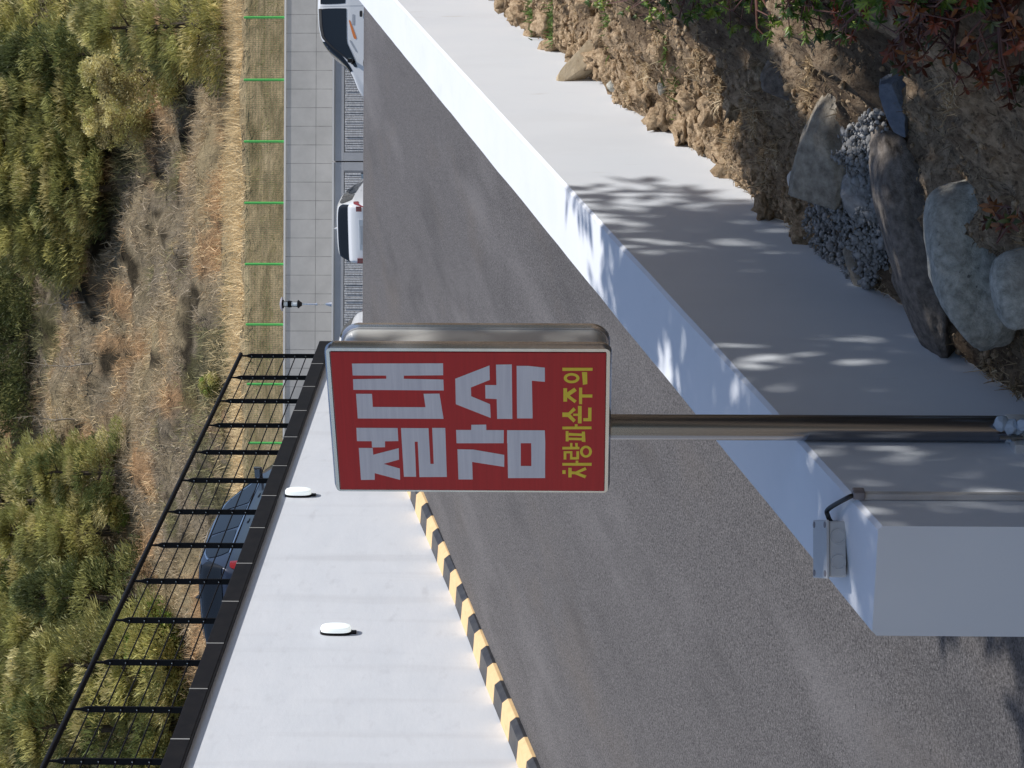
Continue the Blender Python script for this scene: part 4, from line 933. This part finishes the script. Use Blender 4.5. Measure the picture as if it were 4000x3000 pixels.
# white hatchback seen from behind
def hatch(name,label,paint,rear,ang,z,scale=1.,suv=False,pitch=0):
    e=empty(name,(0,0,0),(0,0,0),label,'car'); L=4.35; wd=1.82
    if not suv: top=[(0,.5),(.02,.90),(.10,1.02),(.16,1.06),(.40,1.38),(.55,1.44),(.9,1.485),(1.9,1.51),(2.5,1.46),(3.25,1.06),(3.5,.99),(4.1,.86),(4.3,.68),(4.35,.5)]
    else: top=[(0,.55),(.02,1.02),(.12,1.13),(.18,1.17),(.46,1.56),(.62,1.62),(1.0,1.665),(2.0,1.69),(2.75,1.62),(3.5,1.16),(3.8,1.08),(4.35,.95),(4.55,.75),(4.62,.5)]; L=4.62; wd=1.88
    k=1 if not suv else 1.1; zb=.94 if not suv else 1.06
    belt=[(0,.5),(.05,zb-.02),(.4,zb+.03),(1.6,zb),(3.2*k,zb-.06),(L-.3,.74),(L,.48)]
    c=Car(L,wd,top,belt,.42 if not suv else .36); c.body('body',paint,e)
    c.across('rear_window',M['cglass'],e,.185,.43 if not suv else .50,.60,.010)
    c.across('windscreen',M['cglass'],e,2.52*k,3.22*k,.60,.008)
    for sd in (1,-1):
        def bf(x): 
            f=min(1,max(0,(x-.50*k)/(.30))); q=min(1,max(0,(3.12*k-x)/(.85))); return (.445,LIN(.46,.655,min(1,(max(.02,q))**.7)*LIN(.75,1,f)))
        fw=c.patch('side_window',M['cglass'],e,.52*k,1.28*k,bf,sd,.008,16,8,.35)
        rw=c.patch('side_window',M['cglass'],e,1.34*k,2.10*k,bf,sd,.008,14,8,.08)
        c.patch('side_window',M['cglass'],e,2.16*k,3.0*k,bf,sd,.008,18,8,.15)
        if suv:
            def bt(x): b=bf(x); return (b[1]+.004,b[1]+.022)
            c.patch('window_trim',M['cchrome'],e,.50*k,2.9*k,bt,sd,.012,40,3,0); c.patch('window_trim',M['cchrome'],e,.50*k,3.0*k,lambda x:(.425,.438),sd,.012,40,3,0)
            c.patch('roof_rail',M['cchrome'],e,.75,2.6,lambda x:(.775,.792),sd,.035,30,3,0)
        c.patch('door_handle',paint,e,1.45*k,1.62*k,lambda x:(.375,.395),sd,.022,5,3,.4); c.patch('door_handle',paint,e,2.35*k,2.52*k,lambda x:(.375,.395),sd,.022,5,3,.4)
        c.patch('tail_lamp',M['cred'],e,.0,.30,lambda x:(.32,.415),sd,.014,10,6,.25)
        c.patch('headlight',M['lampglass'],e,L-.45,L-.12,lambda x:(.3,.41),sd,.010,8,5,.3)
        c.mirror(e,3.02*k,zb-.02,sd,M['cblack'] if not suv else paint)
        g=MB(); yy=wd/2*.70*sd; g.box(-.018,.0,min(yy,yy*1.22),max(yy,yy*1.22),zb-.24,zb-.09); g.build('tail_lamp',M['cred'],e,bevel=.01)
    g=MB(); g.box(-.012,.0,-.42,.42,zb-.36,zb-.16); g.build('plate_recess',M['cwhite'] if not suv else M['cblack'],e,bevel=.004)
    g=MB(); g.box(-.018,-.0125,-.26,.26,zb-.33,zb-.19); g.build('number_plate',M['plate'],e)
    g=MB(); g.box(-.03,.0,-.78,.78,.32,.48); g.build('rear_bumper',M['cblack'],e,bevel=.02)
    fx=.85; fz=1.478 if not suv else 1.655; g=MB(); g.add([(fx-.10,-.02,fz-.02),(fx-.10,.02,fz-.02),(fx+.16,.012,fz-.01),(fx+.16,-.012,fz-.01),(fx-.10,0,fz+.075),(fx-.05,0,fz+.07)],[(0,1,2,3),(0,4,1),(1,4,5,2),(0,3,5,4),(2,5,3)]); g.build('roof_antenna',paint if not suv else M['cblack'],e)
    c.wheels(e,(.78*k,3.42*k),.33*k)
    if suv:
        c.across('rear_spoiler',M['cblack'],e,.50,.64,.72,.016,5,.1); c.across('brake_strip',M['redstrip'],e,.60,.645,.80,.022,3,0)
    place(e,rear,ang,z); e.scale=(scale,)*3
    e.rotation_euler=(Matrix.Rotation(e.rotation_euler[2],4,'Z')@Matrix.Rotation(pitch,4,'Y')).to_euler()
    return e
rc=onY(1415,918,57.6); hatch('parked_car','white hatchback seen from behind, parked in front of the ribbed wall',M['cwhite'],(rc[0],57.6),R(17),lot_z(58.0)-.04,scale=1.06)
rc=onY(1400,1235,58.0); hatch('parked_car','white car mostly hidden behind the red sign',M['cwhite'],(rc[0],58.6),R(-72),lot_z(58.4)-.02)
rc=onY(800,2425,31); hatch('parked_car','blue grey car behind the black railing on the raised terrace',M['cblue'],(rc[0],31),R(21),5.86-1.70,suv=True)
# white van
ve=empty('parked_van',(0,0,0),(0,0,0),'white van with black side glass and an orange decal at the right','van')
top=[(0,.5),(.03,1.2),(.12,1.75),(.3,1.93),(.7,2.0),(2.6,2.03),(3.1,2.0),(3.45,1.92),(3.75,1.72),(4.0,1.42),(4.25,1.15),(4.55,.97),(4.9,.84),(5.1,.7),(5.15,.45)]
belt=[(0,.5),(.05,1.12),(3.6,1.10),(4.1,.92),(4.6,.78),(5.15,.44)]
c=Car(5.15,1.95,top,belt,.16,.09); c.body('body',M['cwhite'],ve)
c.across('windscreen',M['cglass'],ve,3.52,4.42,.58,.008); c.across('rear_window',M['cglass'],ve,.06,.16,.6,.010)
for sd in (1,-1):
    c.patch('side_window',M['cglass'],ve,.5,1.5,lambda x:(.445,.68),sd,.008,12,8,.12)
    c.patch('side_window',M['cglass'],ve,1.62,2.5,lambda x:(.445,.68),sd,.008,12,8,.12)
    c.patch('side_window',M['cglass'],ve,2.62,4.28,lambda x:(.435-.04*max(0,(x-3.6))/.6,.70 if x<3.4 else LIN(.70,.47,((x-3.4)/.9)**1.1)),sd,.010,26,8,.06)
    c.patch('sun_visor',M['cblack'],ve,2.62,4.2,lambda x:((.665,.705) if x<3.4 else (LIN(.665,.46,((x-3.4)/.9)**1.1),LIN(.705,.485,((x-3.4)/.9)**1.1))),sd,.020,26,4,0)
    c.patch('door_handle',M['cblack'],ve,2.70,2.88,lambda x:(.235,.27),sd,.02,5,3,.5)
    c.patch('tail_lamp',M['cred'],ve,.0,.14,lambda x:(.25,.41),sd,.012,6,6,.2)
    c.patch('headlight',M['lampglass'],ve,4.75,5.05,lambda x:(.25,.38),sd,.01,6,4,.3)
    c.mirror(ve,4.12,1.0,sd,M['cblack'])
    c.patch('side_decal',M['orange'],ve,2.95,3.50,lambda x:(LIN(.395,.30,(x-2.95)/.55),LIN(.415,.345,(x-2.95)/.55)),sd,.006,12,4,.5)
    c.patch('side_decal',M['decal'],ve,2.80,3.10,lambda x:(.335,.365),sd,.006,6,3,.1)
    c.patch('side_decal',M['decal'],ve,3.52,3.86,lambda x:(LIN(.385,.32,(x-3.5)/.36),LIN(.41,.345,(x-3.5)/.36)),sd,.006,8,3,.3)
c.wheels(ve,(.95,4.15),.34)
g=MB(); g.box(-.03,.0,-.8,.8,.30,.5); g.build('rear_bumper',M['cblack'],ve,bevel=.02)
vn=onY(1418,375,56.9); place(ve,(vn[0]+5.1*1.0,57.0+.95),R(-90),lot_z(57.5)-.0)
for nm,x0,x1 in (('door_seam',2.555,2.57),):
    for sd in (1,-1): c.patch(nm,M['decal'],ve,x0,x1,lambda x:(.10,.72),sd,.003,2,16,0)
